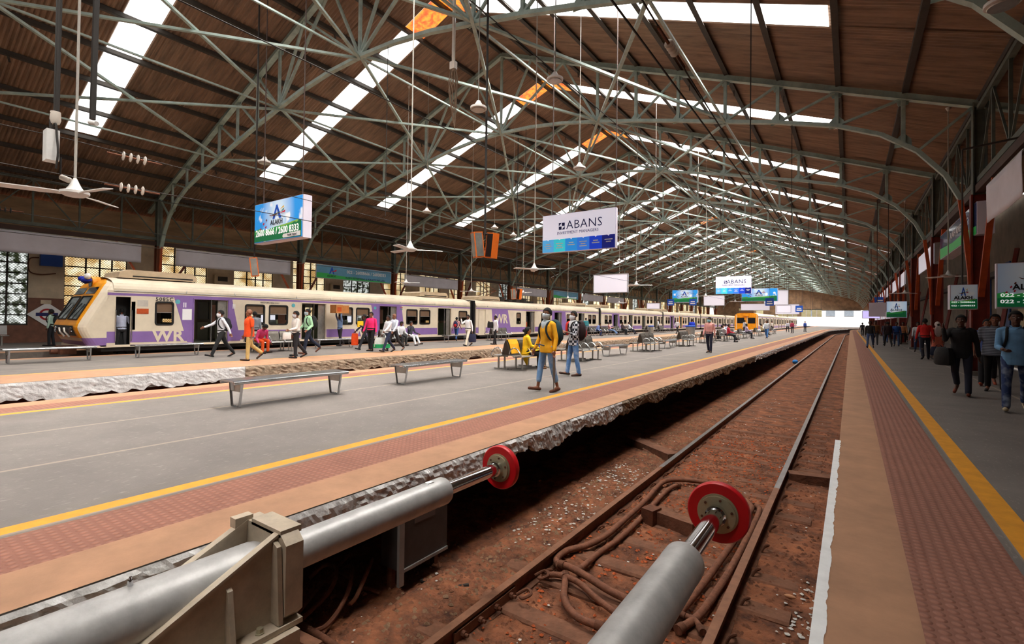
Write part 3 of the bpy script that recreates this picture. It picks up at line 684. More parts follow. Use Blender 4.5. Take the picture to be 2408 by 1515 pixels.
def bracket(cx, cz, yf, lab):
    t = thing('buffer_bracket', lab, 'bracket', (cx, yf, cz-.24))
    W2 = .26; z0, z1 = -.235, .22
    pl = []
    # front frame with a round opening for the barrel
    ring = 28; mb = MB()
    sq = []
    for k in range(ring):
        a = 2*pi*k/ring; c_, s_ = cos(a), sin(a); m = max(abs(c_), abs(s_)); sq.append((cx+W2*c_/m*.98, cz+(s_/m)*(z1 if s_ > 0 else -z0)))
    ci = [(cx+.128*cos(2*pi*k/ring), cz+.128*sin(2*pi*k/ring)) for k in range(ring)]
    for ya, yb in ((yf-.03, yf+.07),):
        for k in range(ring):
            j = (k+1) % ring
            a, b, c, d = ci[k], ci[j], sq[j], sq[k]
            mb.quad((a[0], yb, a[1]), (b[0], yb, b[1]), (c[0], yb, c[1]), (d[0], yb, d[1]))
            mb.quad((a[0], ya, a[1]), (d[0], ya, d[1]), (c[0], ya, c[1]), (b[0], ya, b[1]))
            mb.quad((d[0], ya, d[1]), (d[0], yb, d[1]), (c[0], yb, c[1]), (c[0], ya, c[1]))
            mb.quad((a[0], ya, a[1]), (b[0], ya, b[1]), (b[0], yb, b[1]), (a[0], yb, a[1]))
    mb.build('frame', BRKT, t, world=True)
    mb = MB(); mb.lathe((cx, yf+.07, cz), (0, 1, 0), [(0, .16), (.03, .16), (.031, .14), (.05, .125)], 28); mb.build('collar', BRKT, t, smooth=True, world=True)
    for s in (-1, 1):
        x = cx+s*(W2-.1)
        mb = MB(); mb.prism([(yf-.03, cz+.21), (yf-.03, cz-.235), (yf-.95, cz-.235), (yf-.95, cz-.22), (yf-.6, cz-.06)], 'x', x-.011, x+.011); mb.build('side_plate', BRKT, t, world=True)
        mb = MB(); mb.bar((x, yf-.02, cz+.22), (x, yf-.6, cz-.045), .045, .014); mb.bar((x, yf-.6, cz-.045), (x, yf-.95, cz-.215), .045, .014); mb.build('side_rim', BRKT, t, world=True)
        mb = MB(); mb.prism([(x, cz-.23), (x+s*.075, cz-.23), (x+s*.03, cz+.03), (x, cz+.05)], 'y', yf-.29, yf-.265); mb.build('gusset', BRKT, t, world=True)
        mb = MB(); mb.prism([(x, cz-.23), (x+s*.09, cz-.23), (x+s*.06, cz+.17), (x, cz+.2)], 'y', yf-.06, yf-.035); mb.build('gusset', BRKT, t, world=True)
        mb = MB(); mb.box(min(x-s*.03, x+s*.1), max(x-s*.03, x+s*.1), yf-.95, yf+.07, cz-.262, cz-.235); f = mb.build('foot_flange', BRKT, t, world=True)
        for yb in (yf-.14, yf-.42, yf-.7):
            mb = MB(); mb.lathe((x+s*.055, yb, cz-.235), (0, 0, 1), [(0, .024), (.006, .024), (.007, .018), (.028, .018)], 6); mb.build('bolt', BRASS, f, world=False).location = (-t.location if 0 else -Vector(t.location))
    mb = MB(); mb.box(cx-.2, cx-.14, yf-.1, yf+.0, cz+.19, cz+.245); mb.box(cx-.1, cx+.2, yf-.03, yf+.09, cz+.205, cz+.24); mb.build('top_cap', BRKT, t, world=True)
    for yb in (yf-.12,):
        mb = MB(); mb.lathe((cx-.26, yb+.04, cz+.13), (1, 0, 0), [(0, .02), (.02, .02)], 6); mb.build('bolt', BRASS, t, world=True)
    return t
K1 = bracket(-2.69, .09, 1.47, 'khaki steel bracket with triangular side plates clamping the left buffer')
mb = MB(); mb.box(-2.99, -2.39, .35, 1.5, -.27, -.175); mb.box(-2.95, -2.89, .4, 1.45, -1.1, -.27); mb.box(-2.49, -2.43, .4, 1.45, -1.1, -.27); mb.box(-2.95, -2.43, 1.38, 1.46, -1.1, -.45)
single('buffer_stand', mb, BRKT, 'khaki steel stand under the left buffer bracket', 'stand')
K2 = bracket(-.73, .19, 1.05, 'khaki steel bracket clamping the right buffer at the bottom edge')
mb = MB(); mb.box(-1.03, -.43, .1, 1.05, -.15, -.075); mb.box(-.99, -.93, .15, 1.0, -1.1, -.15); mb.box(-.53, -.47, .15, 1.0, -1.1, -.15)
single('buffer_stand', mb, BRKT, 'khaki steel stand under the right buffer', 'stand')
t = thing('junction_box', 'dark grey metal box mounted under the platform lip behind the left buffer', 'box', (-3.45, 3.4, -.95))
mb = MB(); mb.box(-.15, .1, -.33, .3, .12, .72); mb.build('body', mat('box_dark', (70, 66, 64), .5, .3, .25, 6), t)
mb = MB(); mb.box(.1, .13, -.36, -.3, .0, .74); mb.box(.1, .115, -.3, .3, .1, .13); mb.build('frame_edge', mat('box_edge', (150, 146, 142), .5, .4), t)
mb = MB(); mb.box(.1, .106, -.15, .12, .5, .64); mb.build('nameplate', mat('plate_dim', (96, 84, 80), .6), t)
for yy in (-.3, .27): 
    mb = MB(); mb.box(-.1, -.04, yy, yy+.05, -.12, .12); mb.build('leg', RUST, t)
# ================================================================== benches
def plain_bench(L_=2.1):
    t = thing('bench', '', 'bench', (0, 0, 0))
    mb = MB(); W_ = .21
    prof = [(-W_, .40), (-W_-.02, .42), (-W_, .445), (-W_+.05, .452), (W_-.05, .452), (W_, .445), (W_+.02, .42), (W_, .40), (W_-.05, .43), (-W_+.05, .43)]
    mb.prism(prof, 'y', -L_/2, L_/2); mb.build('seat', STAIN, t)
    for s in (-1, 1): mb = MB(); mb.tube([(s*(W_+.005), -L_/2, .42), (s*(W_+.005), L_/2, .42)], .028, 10); mb.build('rail', STAIN, t, smooth=True)
    for y in (-L_/2+.14, L_/2-.14):
        mb = MB(); mb.tube([(-.2, y, .42), (-.12, y, .025), (.12, y, .025), (.2, y, .42)], .021, 8); mb.build('leg', STAIN, t, smooth=True)
        mb = MB(); mb.prism([(-.19, .4), (.19, .4), (.155, .26), (-.155, .26)], 'y', y-.006, y+.006); mb.build('end_plate', STAIND, t)
    return t
def holes(): 
    m = mat('perforated_seat', (200, 198, 194), .32, .8, .2, 5); N, L, b = nodes(m)
    tc = N.new('ShaderNodeTexCoord'); v = N.new('ShaderNodeTexVoronoi'); v.inputs['Randomness'].default_value = 0; v.inputs['Scale'].default_value = 28
    L.new(tc.outputs['Object'], v.inputs['Vector']); r = N.new('ShaderNodeValToRGB'); r.color_ramp.elements[0].position = .28; r.color_ramp.elements[1].position = .34
    r.color_ramp.elements[0].color = (.02, .02, .02, 1); r.color_ramp.elements[1].color = (1, 1, 1, 1); L.new(v.outputs['Distance'], r.inputs[0])
    mx = N.new('ShaderNodeMix'); mx.data_type = 'RGBA'; mx.blend_type = 'MULTIPLY'; mx.inputs[0].default_value = .8
    src = b.inputs['Base Color'].links[0].from_socket; L.new(src, mx.inputs[6]); L.new(r.outputs[0], mx.inputs[7]); L.new(mx.outputs[2], b.inputs['Base Color'])
    return m
PERF = holes(); BACKM = mat('backrest_steel', (112, 106, 98), .42, .7, .3, 14)
def seat_row():
    t = thing('row_seat', '', 'seat row', (0, 0, 0)); w_ = .58
    for s in (-1, 1):
        for i in range(3):
            y = (i-1)*w_; a, b = y-.265, y+.265
            mb = MB(); P = [(.1, .455), (.2, .425), (.35, .42), (.47, .435), (.53, .40)]
            for p, q in zip(P, P[1:]):
                mb.quad((s*p[0], a, p[1]), (s*p[0], b, p[1]), (s*q[0], b, q[1]), (s*q[0], a, q[1])); mb.quad((s*p[0], a, p[1]-.012), (s*q[0], a, q[1]-.012), (s*q[0], b, q[1]-.012), (s*p[0], b, p[1]-.012))
                for yy in (a, b): mb.quad((s*p[0], yy, p[1]), (s*q[0], yy, q[1]), (s*q[0], yy, q[1]-.012), (s*p[0], yy, p[1]-.012))
            mb.build('seat', PERF, t)
            mb = MB(); P = [(.14, .47), (.10, .6), (.06, .75), (.0, .86)] if 1 else 0
            for p, q in zip(P, P[1:]):
                mb.quad((s*p[0], a, p[1]), (s*p[0], b, p[1]), (s*q[0], b, q[1]), (s*q[0], a, q[1]))
                mb.quad((s*(p[0]-.014), a, p[1]), (s*(q[0]-.014), a, q[1]), (s*(q[0]-.014), b, q[1]), (s*(p[0]-.014), b, p[1]))
                for yy in (a, b): mb.quad((s*p[0], yy, p[1]), (s*q[0], yy, q[1]), (s*(q[0]-.014), yy, q[1]), (s*(p[0]-.014), yy, p[1]))
            mb.build('backrest', BACKM, t)
        for i in range(4):
            y = (i-1.5)*w_; mb = MB(); mb.tube([(s*.12, y, .47), (s*.17, y, .60), (s*.28, y, .66), (s*.4, y, .62), (s*.5, y, .5), (s*.53, y, .42)], .017, 7); mb.build('armrest', STAIN, t, smooth=True)
        mb = MB(); mb.box(min(s*.26, s*.32), max(s*.26, s*.32), -w_*1.5, w_*1.5, .375, .42); mb.build('beam', STAIND, t)
        for y in (-w_*1.1, w_*1.1):
            mb = MB(); mb.bar((s*.2, y, .03), (s*.2, y, .38), .04); mb.bar((s*.42, y, .03), (s*.42, y, .4), .04); mb.bar((s*.08, y, .02), (s*.56, y, .02), .05, .035); mb.bar((s*.1, y, .38), (s*.5, y, .4), .04, .03); mb.build('leg_frame', STAIND, t)
    mb = MB()
    for y in (-w_*1.5, w_*1.5): mb.prism([(-.13, .45), (.13, .45), (.06, .76), (0, .87), (-.06, .76)], 'y', y-.008, y+.008)
    mb.build('side_panel', mat('side_dark', (70, 60, 50), .5, .5), t)
    return t
pb = plain_bench(); sr = seat_row()
PBL = [(-8.1, 4.8, 'backless stainless bench nearest the camera on the middle platform'), (-8.1, 8.3, 'backless stainless bench second nearest on the middle platform'), (-8.1, 19.2, 'backless stainless bench just beyond the man in the checked shirt'), (-8.1, 26.3, 'backless stainless bench between two rows of perforated seats, middle platform'),
 (-19.9, 4.1, 'backless stainless bench at the far left in front of the train nose'), (-19.9, 7.2, 'backless stainless bench under the train number, behind the walking man in white'), (-19.9, 14.0, 'backless stainless bench behind the pink-shirted man on the centre platform'), (-19.9, 22.6, 'backless stainless bench behind the man in cream trousers'), (-8.1, 50.5, 'distant backless bench on the middle platform'), (-19.9, 66., 'distant backless bench on the centre platform')]
for i, (x, y, lab) in enumerate(PBL):
    if i == 0: pb.location = (x, y, 0); pb['label'] = lab; pb['group'] = 'backless stainless benches'
    else: copy_tree(pb, (x, y, 0), 0, lab)
mb = MB(); mb.box(-.2, -.05, -.92, -.914, .27, .41); mb.build('paper_notice', LWHITE, pb)
SRL = [(-8.1, 12.2, 'double row of perforated seats where the woman in yellow sits'), (-8.1, 16.0, 'double row of perforated seats behind the man in the checked shirt'), (-8.1, 23.0, 'double row of perforated seats, third from the camera on the middle platform'), (-8.1, 29.3, 'double row of perforated seats left of the steel bin'), (-8.1, 34.6, 'double row of perforated seats left of the far pink-shirted man'), (-8.1, 39.2, 'double row of seats with a reclining man in white'), (-8.1, 43.2, 'double row of seats with two men sitting back to camera'), (-8.1, 47.2, 'double row of seats beside the man in blue jeans'), (-8.1, 56, 'distant double row of seats with a man in yellowish shirt'), (-8.1, 62, 'very distant double row of seats on the middle platform'), (-8.1, 68, 'farthest double row of seats on the middle platform'),
 (-19.8, 10.9, 'double row of white-lit seats behind the man in orange'), (-19.8, 17.4, 'double row of seats with two people sitting, centre platform'), (-19.8, 26.8, 'double row of seats behind the man holding a black bag'), (-19.8, 41.6, 'far double row of seats with a man in blue, centre platform'), (-19.8, 44.2, 'far double row of seats with a man in red and white, centre platform'), (-19.8, 47., 'far double row of empty seats on the centre platform'), (-19.8, 49.8, 'far double row of seats with a man in white and dark trousers'), (-19.8, 57, 'distant double row of seats on the centre platform'), (-19.8, 61.5, 'most distant double row of seats on the centre platform')]
for i, (x, y, lab) in enumerate(SRL):
    if i == 0: sr.location = (x, y, 0); sr['label'] = lab; sr['group'] = 'double rows of perforated seats'
    else: copy_tree(sr, (x, y, 0), 0, lab)
# seat bank by the left wall
t = thing('row_seat', 'stainless seat row against the left wall below the dark window', 'seat row', (-31.5, 4.2, 0))
for i in range(3):
    mb = MB(); mb.box(-.25, .2, -.9+.6*i, -.35+.6*i, .42, .45); mb.build('seat', STAIN, t); mb = MB(); mb.prism([(-.25, .48), (-.3, .9), (-.33, .9), (-.28, .48)], 'y', -.9+.6*i, -.35+.6*i); mb.build('backrest', STAIN, t)
for y in (-.6, .6): mb = MB(); mb.box(-.2, .15, y, y+.05, 0, .42); mb.build('leg', STAIND, t)
mb = MB(); mb.box(WX-.0, WX+.09, 5.8, 7.5, -.02, 0); 
# steel bins
for (x, y, s, lab, col_) in ((-10.1, 38.5, 1.0, 'tall steel bin with blue rim beside the man in blue', BLUE), (-17.8, 52, .8, 'distant steel bin with blue rim on the centre platform', BLUE)):
    t = thing('litter_bin', lab, 'bin', (x, y, 0)); mb = MB(); mb.lathe((0, 0, .02), (0, 0, 1), [(0, .2*s), (.02, .3*s), (1.05*s, .34*s), (1.06*s, .32*s)], 20); mb.build('body', STAIND, t, smooth=True)
    mb = MB(); mb.lathe((0, 0, 1.03*s), (0, 0, 1), [(0, .35*s), (.06, .38*s), (.12, .34*s), (.121, .1)], 20); mb.build('liner_rim', col_, t, smooth=True)
# ================================================================== signs
def skyface(name, em=.35):
    m = bpy.data.materials.new(name); m.use_nodes = True; N, L, b = nodes(m)
    tc = N.new('ShaderNodeTexCoord'); sp = N.new('ShaderNodeVectorMath'); sp.operation = 'LENGTH'; mp = N.new('ShaderNodeMapping'); mp.inputs['Scale'].default_value = (.8, 0, .55); mp.inputs['Location'].default_value = (0, 0, -.1)
    L.new(tc.outputs['Object'], mp.inputs[0]); L.new(mp.outputs[0], sp.inputs[0])
    r = N.new('ShaderNodeValToRGB'); r.color_ramp.elements[0].position = .12; r.color_ramp.elements[0].color = srgb(222, 238, 250); r.color_ramp.elements[1].position = .85; r.color_ramp.elements[1].color = srgb(40, 150, 232)
    L.new(sp.outputs['Value'], r.inputs[0])
    n = N.new('ShaderNodeTexNoise'); n.inputs['Scale'].default_value = 2.2; L.new(tc.outputs['Object'], n.inputs['Vector']); r2 = N.new('ShaderNodeValToRGB'); r2.color_ramp.elements[0].position = .6; r2.color_ramp.elements[1].position = .7; L.new(n.outputs[0], r2.inputs[0])
    mx = N.new('ShaderNodeMix'); mx.data_type = 'RGBA'; mx.inputs[7].default_value = (1, 1, 1, 1); L.new(r2.outputs[0], mx.inputs[0]); L.new(r.outputs[0], mx.inputs[6]); L.new(mx.outputs[2], b.inputs['Base Color']); b.inputs['Roughness'].default_value = .4
    if em: L.new(mx.outputs[2], b.inputs['Emission Color']); b.inputs['Emission Strength'].default_value = em  # glow added to the print, since strip lights miss upright faces
    return m
LWHITEL = mat('letter_lit_white', (244, 244, 244), .6, 0, 0, emit=.5); SKYF = skyface('printed_sky'); SKYD = skyface('printed_sky_dim', .06)  # letters and sky prints carry added glow, fainter on SKYD
GREEN1 = mat('printed_green', (16, 120, 70), .5, 0, 0, emit=.14); GREEN2 = mat('printed_light_green', (160, 214, 90), .5, 0, .15, 3); GREENL = mat('printed_lawn', (50, 160, 76), .5, 0, 0, emit=.14)  # dark green and lawn get a little added glow too
def hanger(t, xs, y, z0, ztop, r=.022):
    for x in xs: mb = MB(); mb.tube([(x, y, z0), (x, y, ztop)], r, 6); mb.build('hanger_rod', mat('hanger_dark', (70, 52, 46), .7), t)
def roof_at(x, y=None): return roofz(x-RX)+.17
def alakh(x, y, zc, w_, h_, depth, lab, lines, kind=0, hang=True):
    t = thing('advertising_board', lab, 'sign', (x, y, zc)); W2, H2 = w_/2, h_/2; d = -depth/2
    mb = MB(); mb.box(-W2, W2, -depth/2, depth/2, -H2, H2); mb.build('light_box', WHITE, t)
    mb = MB(); mb.box(-W2+.02, W2-.05*w_/3, d-.006, d-.001, -H2+.03, H2-.01); fc = mb.build('printed_face', SKYF if hang else SKYD, t)
    f = lambda u, v: (u*W2, v*H2)
    def pl(pts, m, dy, nm='print'): mb = MB(); mb.prism([f(*p) for p in pts], 'y', d-dy-.003, d-dy); return mb.build(nm, m, fc)
    g = [(-.98, -.93)]+[(-.98+.24*i, -.28+.06*sin(i*2.1)-.05*(i < 5)) for i in range(9)]+[(.94, -.93)]
    pl([(-.5, -.5), (-.1, -.3), (.4, -.22), (.8, -.12), (.9, -.5)], GREEN2, .007); pl(g, GREENL, .011); pl([(.55, -.93), (.58, -.3), (.66, -.2), (.78, -.25), (.86, -.14), (.94, -.18), (.94, -.93)], GREEN1, .013); pl([(-.98, -.93), (-.98, -.55), (.94, -.45), (.94, -.93)], GREEN1, .015)
    B_ = mat('logo_blue', (16, 90, 214), .5, 0, .1, 4)
    cx = -.04
    pl([(cx-.17, .1), (cx-.02, .78), (cx+.04, .78), (cx-.08, .1)], B_, .012, 'logo'); pl([(cx+.2, .1), (cx+.03, .78), (cx-.03, .78), (cx+.1, .1)], B_, .0125, 'logo')
    pl([(cx-.2, .32), (cx+.2, .42), (cx+.32, .56), (cx+.28, .44), (cx+.05, .34)], mat('logo_green', (10, 120, 70)), .018, 'logo'); pl([(cx+.12, .34), (cx+.36, .44), (cx+.34, .34)], mat('logo_red', (220, 20, 60)), .019, 'logo'); pl([(cx+.14, .52), (cx+.3, .68), (cx+.3, .6)], mat('logo_yellow', (244, 190, 30)), .019, 'logo')
    pl([(cx-.34, .36), (cx-.2, .3), (cx+.15, .38), (cx-.1, .25), (cx-.24, .27)], mat('logo_brown', (120, 60, 40)), .0185, 'logo')
    text('ALAKH', .24*h_/1.4*1.0, face_neg_y(cx*W2, d-.016, -.07*H2), LBLACK, fc, bold=.004)
    for (u, v, c) in ((-.62, -.06, 'logo_red'), (-.75, -.3, 'logo_red'), (-.5, .1, 'logo_brown'), (-.52, -.24, 'logo_red')):
        pl([(u, v), (u+.05, v+.07), (u+.07, v), (u+.02, v-.06)], MATS[c], .014, 'butterfly')
    kt = min(h_/1.4, w_/2.7)
    for (s_, sz, u, v, sp_) in lines: text(s_, sz*kt, face_neg_y(u*W2, d-.021, v*H2), LWHITEL, fc, bold=.005*kt, width=sp_*w_)
    if kind == 0:
        pl([(.22, -.82), (.26, -.72), (.92, -.68), (.92, -.9), (.26, -.9)], LWHITE, .02, 'label_patch'); text('Pacific Digital', .1*h_/1.4, face_neg_y(.6*W2, d-.026, -.8*H2), mat('letter_grey', (90, 90, 100)), fc)
    if hang: hanger(t, (-W2*.8, W2*.8), 0, H2-.05, max(H2+.4, roof_at(x)-zc))
    return t
alakh(-16.1, 9.15, 4.76, 3.05, 1.4, .3, 'blue and green board with two phone numbers hanging over the centre platform', [('2600 8666 / 2600 8333', .33, -.03, -.52, .88)])
def abans(x, y, zc, w_, h_, lab):
    t = thing('advertising_board', lab, 'sign', (x, y, zc)); W2, H2 = w_/2, h_/2
    mb = MB(); mb.box(-W2, W2, -.08, .08, -H2, H2); mb.build('light_box', WHITE, t)
    mb = MB(); mb.box(-W2+.01, W2-.01, -.088, -.081, -H2+.01, H2-.01); fc = mb.build('printed_face', mat('abans_white', (232, 230, 246), .5, 0, 0, emit=.5), t)  # face glow added in place of the missing frontal light
    cs = [(84, 176, 236), (58, 206, 224), (40, 148, 232), (50, 124, 232), (16, 62, 206), (10, 26, 120)]
    L6 = [('Asset', 'Manage', 'ment'), ('Broker', 'Distribution', 'Group'), ('Structured', 'Products'), ('Alternative', 'Investment', 'Fund'), ('Global', 'Treasury'), ('Managed', 'Accounts')]
    for i, c in enumerate(cs):
        a = -W2+.012+(w_-.024)*i/6; b = -W2+.012+(w_-.024)*(i+1)/6
        m = (a+b)/2; mb = MB(); mb.prism([(a, -H2+.012), (b, -H2+.012), (b, -H2*.32), (m+.04, -H2*.32), (m, -H2*.38), (m-.04, -H2*.32), (a, -H2*.32)], 'y', -.094, -.088); mb.build('colour_panel', mat('abans_%d' % i, c, .5, 0, 0, emit=.45), fc)  # panel colours get the same added glow as the face
        n = len(L6[i])
        for j in range(n): mb = MB(); wd = .09+.05*((i+j) % 2); zz = -H2*.55-.075*j; mb.box(m-wd, m+wd, -.097, -.094, zz-.016, zz+.016); mb.build('small_print', LWHITE, fc)
    s = .11; X0, Z0 = -W2*.52, H2*.36
    for (px, pz, q) in ((0, 0, [(0, 0), (1, 1), (0, 1)]), (1, 0, [(0, 0), (1, 0), (1, 1), (0, 1)]), (0, 1, [(0, 0), (1, 0), (1, 1), (0, 1)]), (1, 1, [(0, 0), (1, 0), (1, 1)])):
        mb = MB(); mb.prism([(X0+px*s*1.15+u*s, Z0-pz*s*1.15+v*s) for u, v in q], 'y', -.097, -.088); mb.build('logo', NAVY, fc)
    text('ABANS', .42*h_/1.33, face_neg_y(W2*.18, -.096, H2*.36), NAVY, fc, bold=-.003, sx=1.05)
    text('INVESTMENT MANAGERS', .14*h_/1.33, face_neg_y(0, -.096, -H2*.02), mat('letter_lilac', (120, 110, 150)), fc, sx=1.0)
    hanger(t, (-W2*.75, W2*.98), 0, H2, roof_at(x)-zc, .018)
    return t
abans(-7.73, 15.05, 4.53, 2.8, 1.34, 'white and blue board with six coloured squares hanging nearest over the middle platform')
abans(-8.2, 44.7, 4.6, 2.8, 1.5, 'white and blue board with six coloured squares hanging farther down the middle platform')
alakh(-16.3, 59.7, 4.45, 3.0, 1.5, .2, 'distant blue and green board hanging over the centre platform', [], 1)
alakh(-8.2, 59.3, 4.45, 3.6, 1.4, .2, 'distant blue and green board hanging partly behind the far white and blue board', [], 1)
for (x, y, zc, w_, h_, lab) in ((-15.95, 36.8, 4.45, 2.95, 1.5, 'blank white board hanging beyond the near white and blue board'), (-15.9, 73, 4.45, 2.8, 1.45, 'blank pale board hanging left of the far white and blue board'), (-8.0, 72, 4.7, 2.8, 1.9, 'blank pale grey board hanging right of the distant green board'), (-9.6, 66, 3.3, 3.2, .8, 'low wide blank board hanging above the yellow-fronted train'), (-8.4, 90, 3.6, 3.4, 1.6, 'far blank white board under the lines of strip lights'),
        (-16.2, 48., 2.95, 1.3, .6, 'small white display hanging low over the centre platform'), (-7.9, 80, 3.4, 1.8, 1.1, 'small far pale board on the middle platform')):
    t = thing('hanging_board', lab, 'sign', (x, y, zc)); mb = MB(); mb.box(-w_/2, w_/2, -.08, .08, -h_/2, h_/2); mb.build('panel', WHITEL, t)
    mb = MB(); P = [(-w_/2, -h_/2), (w_/2, -h_/2), (w_/2, h_/2), (-w_/2, h_/2)]
    for p, q in zip(P, P[1:]+P[:1]): mb.bar((p[0], -.09, p[1]), (q[0], -.09, q[1]), .05, .05)
    mb.build('frame', STAIND, t); hanger(t, (-w_*.35, w_*.35), 0, h_/2, roof_at(x)-zc, .02)
for (x, y, zc, s, lab) in ((-17.2, 57, 3.65, .75, 'small blue platform sign, leftmost over the centre platform'), (-14.7, 57, 3.65, .75, 'small blue platform sign hanging just right of the leftmost one'), (-7.0, 57.5, 3.6, .8, 'small blue platform sign below the distant green board'), (-6.6, 88, 3.6, 1.0, 'small blue platform sign farther right under pale boards'), (2.6, 66, 3.9, .9, 'small blue platform sign over the right platform')):
    t = thing('platform_sign', lab, 'sign', (x, y, zc)); mb = MB(); mb.box(-s/2, s/2, -.05, .05, -s/2, s/2); mb.build('panel', BLUE, t); mb = MB(); mb.box(-s*.35, s*.35, -.055, -.05, -s*.3, -s*.12); mb.box(-s*.3, s*.3, -.055, -.05, .0, s*.14); mb.build('lettering', LWHITE, t); hanger(t, (0,), 0, s/2, roof_at(x)-zc, .018)
for i, (x, y) in enumerate(((-10.9, 108), (-9.2, 108), (-7.2, 112), (-5.4, 112), (-13.5, 96), (-16.5, 100))):
    t = thing('screen_panel', 'far %s cream panel hanging above the distant train roofs' % ORD[i], 'panel', (x, y, 3.3), group='cream panels above the distant trains'); mb = MB(); mb.box(-.8, .8, -.1, .1, -.7, .7); mb.build('panel', mat('cream_panel', (196, 190, 150), .6), t); mb = MB(); mb.box(-.85, .85, -.12, .12, .7, .85); mb.build('top_rail', PURL, t); mb = MB(); mb.box(-.04, .04, -.14, .12, -.7, .7); mb.build('mullion', WHITE, t); hanger(t, (-.7, .7), 0, .85, roof_at(x)-3.3, .03)
# boards along the girders
def cloth(x, y0, y1, z0, z1, lab, s):
    mb = MB(); n = 26
    for j in range(n+1):
        y = y0+(y1-y0)*j/n
        for i in range(7): z = z1+(z0-z1)*i/6; mb.v.append((s*(.05+.02*noise.noise(Vector((y*1.3, z*2, x)))), y-y0, z-z0+.03*noise.noise(Vector((y*.8, 1, x)))*(i/6)))
        if j:
            for i in range(6): a = (j-1)*7+i; mb.f.append((a, a+1, a+8, a+7)); mb.mi.append(0)
    t = thing('banner', lab, 'banner', (x, y0, z0)); o = link('cloth', mb.mesh('cloth', GREYCLOTH, smooth=True, fix=False), t)
    o.modifiers.new('thick', 'SOLIDIFY').thickness = .006
    mb = MB(); mb.bar((s*.03, 0, z1-z0+.02), (s*.03, y1-y0, z1-z0+.02), .03); mb.build('top_rod', STAIND, t)
GZ0, GZ1 = 4.3, 5.27
for k, lab in ((-1, 'grey blank banner tied below the left girder at the left edge'), (1, 'grey blank banner below the left girder above the first roof pod'), (3, 'grey blank banner below the left girder behind the second ceiling fan'), (5, 'grey blank banner below the left girder past the train couplings'), (7, 'far grey blank banner below the left girder'), (8, 'farthest grey blank banner below the left girder')):
    y = Y0+BAY*k
    if k == -1: cloth(RX-HALF+.12, 1.2, 10.1, GZ0, GZ1, lab, 1)
    elif k == 1: cloth(RX-HALF+.12, y+.8, y+7.75, GZ0, GZ1, lab, 1)
    else: cloth(RX-HALF+.12, y+1.1, y+8.1, GZ0-.05, GZ1-.05, lab, 1)
for k, lab in ((2, 'long blue and green advertising banner below the left girder'), (6, 'far long blue and green banner below the left girder')):
    y = Y0+BAY*k+1.15; t = thing('advertising_banner', lab, 'banner', (RX-HALF+.12, y, 4.3)); mb = MB(); mb.box(0, .08, 0, 7, 0, 1.0); mb.build('panel', WHITE, t)
    fc = MB(); fc.box(.08, .087, .03, 6.97, .03, .97); f = fc.build('printed_face', mat('banner_blue', (110, 176, 214), .5, 0, .25, .6), t)
    mb = MB(); mb.prism([(.03, .03)]+[(.03+.87*i, .4-.045*i+.04*sin(i*2)) for i in range(8)]+[(6.97, .03)], 'x', .088, .092); mb.build('print', GREENL, f)
    if k == 2:
        text('ALAKH', .22, face_pos_x(.094, 1.25, .2), LBLACK, f, bold=.004); mb = MB(); mb.prism([(1.05, .35), (1.27, .88), (1.33, .88), (1.5, .35), (1.4, .35), (1.3, .65), (1.16, .35)], 'x', .09, .095); mb.build('logo', MATS['logo_blue'], f)
        mb = MB(); mb.prism([(1.2, .5), (1.7, .72), (1.66, .58)], 'x', .093, .097); mb.build('logo', MATS['logo_red'], f)
        text('022 - 26008666 / 26008333', .34, face_pos_x(.094, 4.5, .62), LWHITE, f, bold=.006, sx=.95); text('ALAKH ADVERTISING & PUBLICITY PVT. LTD.', .19, face_pos_x(.094, 4.4, .17), NAVY, f, bold=.004)
# right side boards
cloth(RX+HALF-.14, 14.2, 17.4, 4.12, 5.1, 'creased blank cloth banner at the upper right edge', -1)
t = thing('advertising_board', 'glossy blue and green light box on the right girder beside the cloth banner', 'sign', (RX+HALF-.1, 19.1, 4.08)); mb = MB(); mb.box(-.02, .35, -.05, 6.9, 0, .95); mb.build('light_box', WHITE, t)
fc = MB(); fc.box(-.03, -.021, 0, 6.85, .02, .93); f = fc.build('printed_face', mat('gloss_blue', (70, 96, 150), .08, 0, .5, .8), t)
mb = MB(); mb.prism([(0, .02), (0, .25), (2, .33), (4, .3), (6.85, .42), (6.85, .02)], 'x', -.036, -.03); mb.build('print', GREENL, f); text('ALAKH ADVERTISING', .34, face_neg_x(-.037, 2.8, .58), LWHITE, f)
for i, (a, b) in enumerate(((27.95, 33.8), (41.3, 47.5), (48.6, 55), (56.5, 63), (64.5, 71), (72.5, 79), (80.5, 88))):
    t = thing('light_box', 'blank white light box along the right girder, %s from the camera' % ORD[i], 'sign', (RX+HALF-.1, a, 4.1), group='blank light boxes on the right girder'); mb = MB(); mb.box(0, .4, 0, b-a, 0, .95); mb.build('casing', mat('casing_grey', (150, 140, 138), .6), t); mb = MB(); mb.box(-.01, 0, .03, b-a-.03, .03, .92); mb.build('face', WHITEL, t)
for i, (a, b) in enumerate(((44, 50), (52, 58), (60, 66), (68, 76), (78, 88))):
    t = thing('notice_panel', 'low pale panel above the right crowd, %s from the camera' % ORD[i], 'panel', (2.9, a, 1.95), group='low pale panels above the right crowd'); mb = MB(); mb.box(0, .12, 0, b-a, 0, .72); mb.build('panel', WHITEL, t)
    for q in (.5, b-a-.5): mb = MB(); mb.bar((.06, q, .72), (.06, q, 2.1), .04); mb.build('hanger_rod', PURL, t)
L2 = [('022 - 26008666', .26, -.05, -.42, .84), ('022 - 26008333', .26, -.05, -.7, .84)]
a1 = alakh(2.1, 15.0, 2.1, .47*1.0, .56, .3, 'small blue-green board with 022 phone numbers above the peach-dressed woman', L2, 1, False)
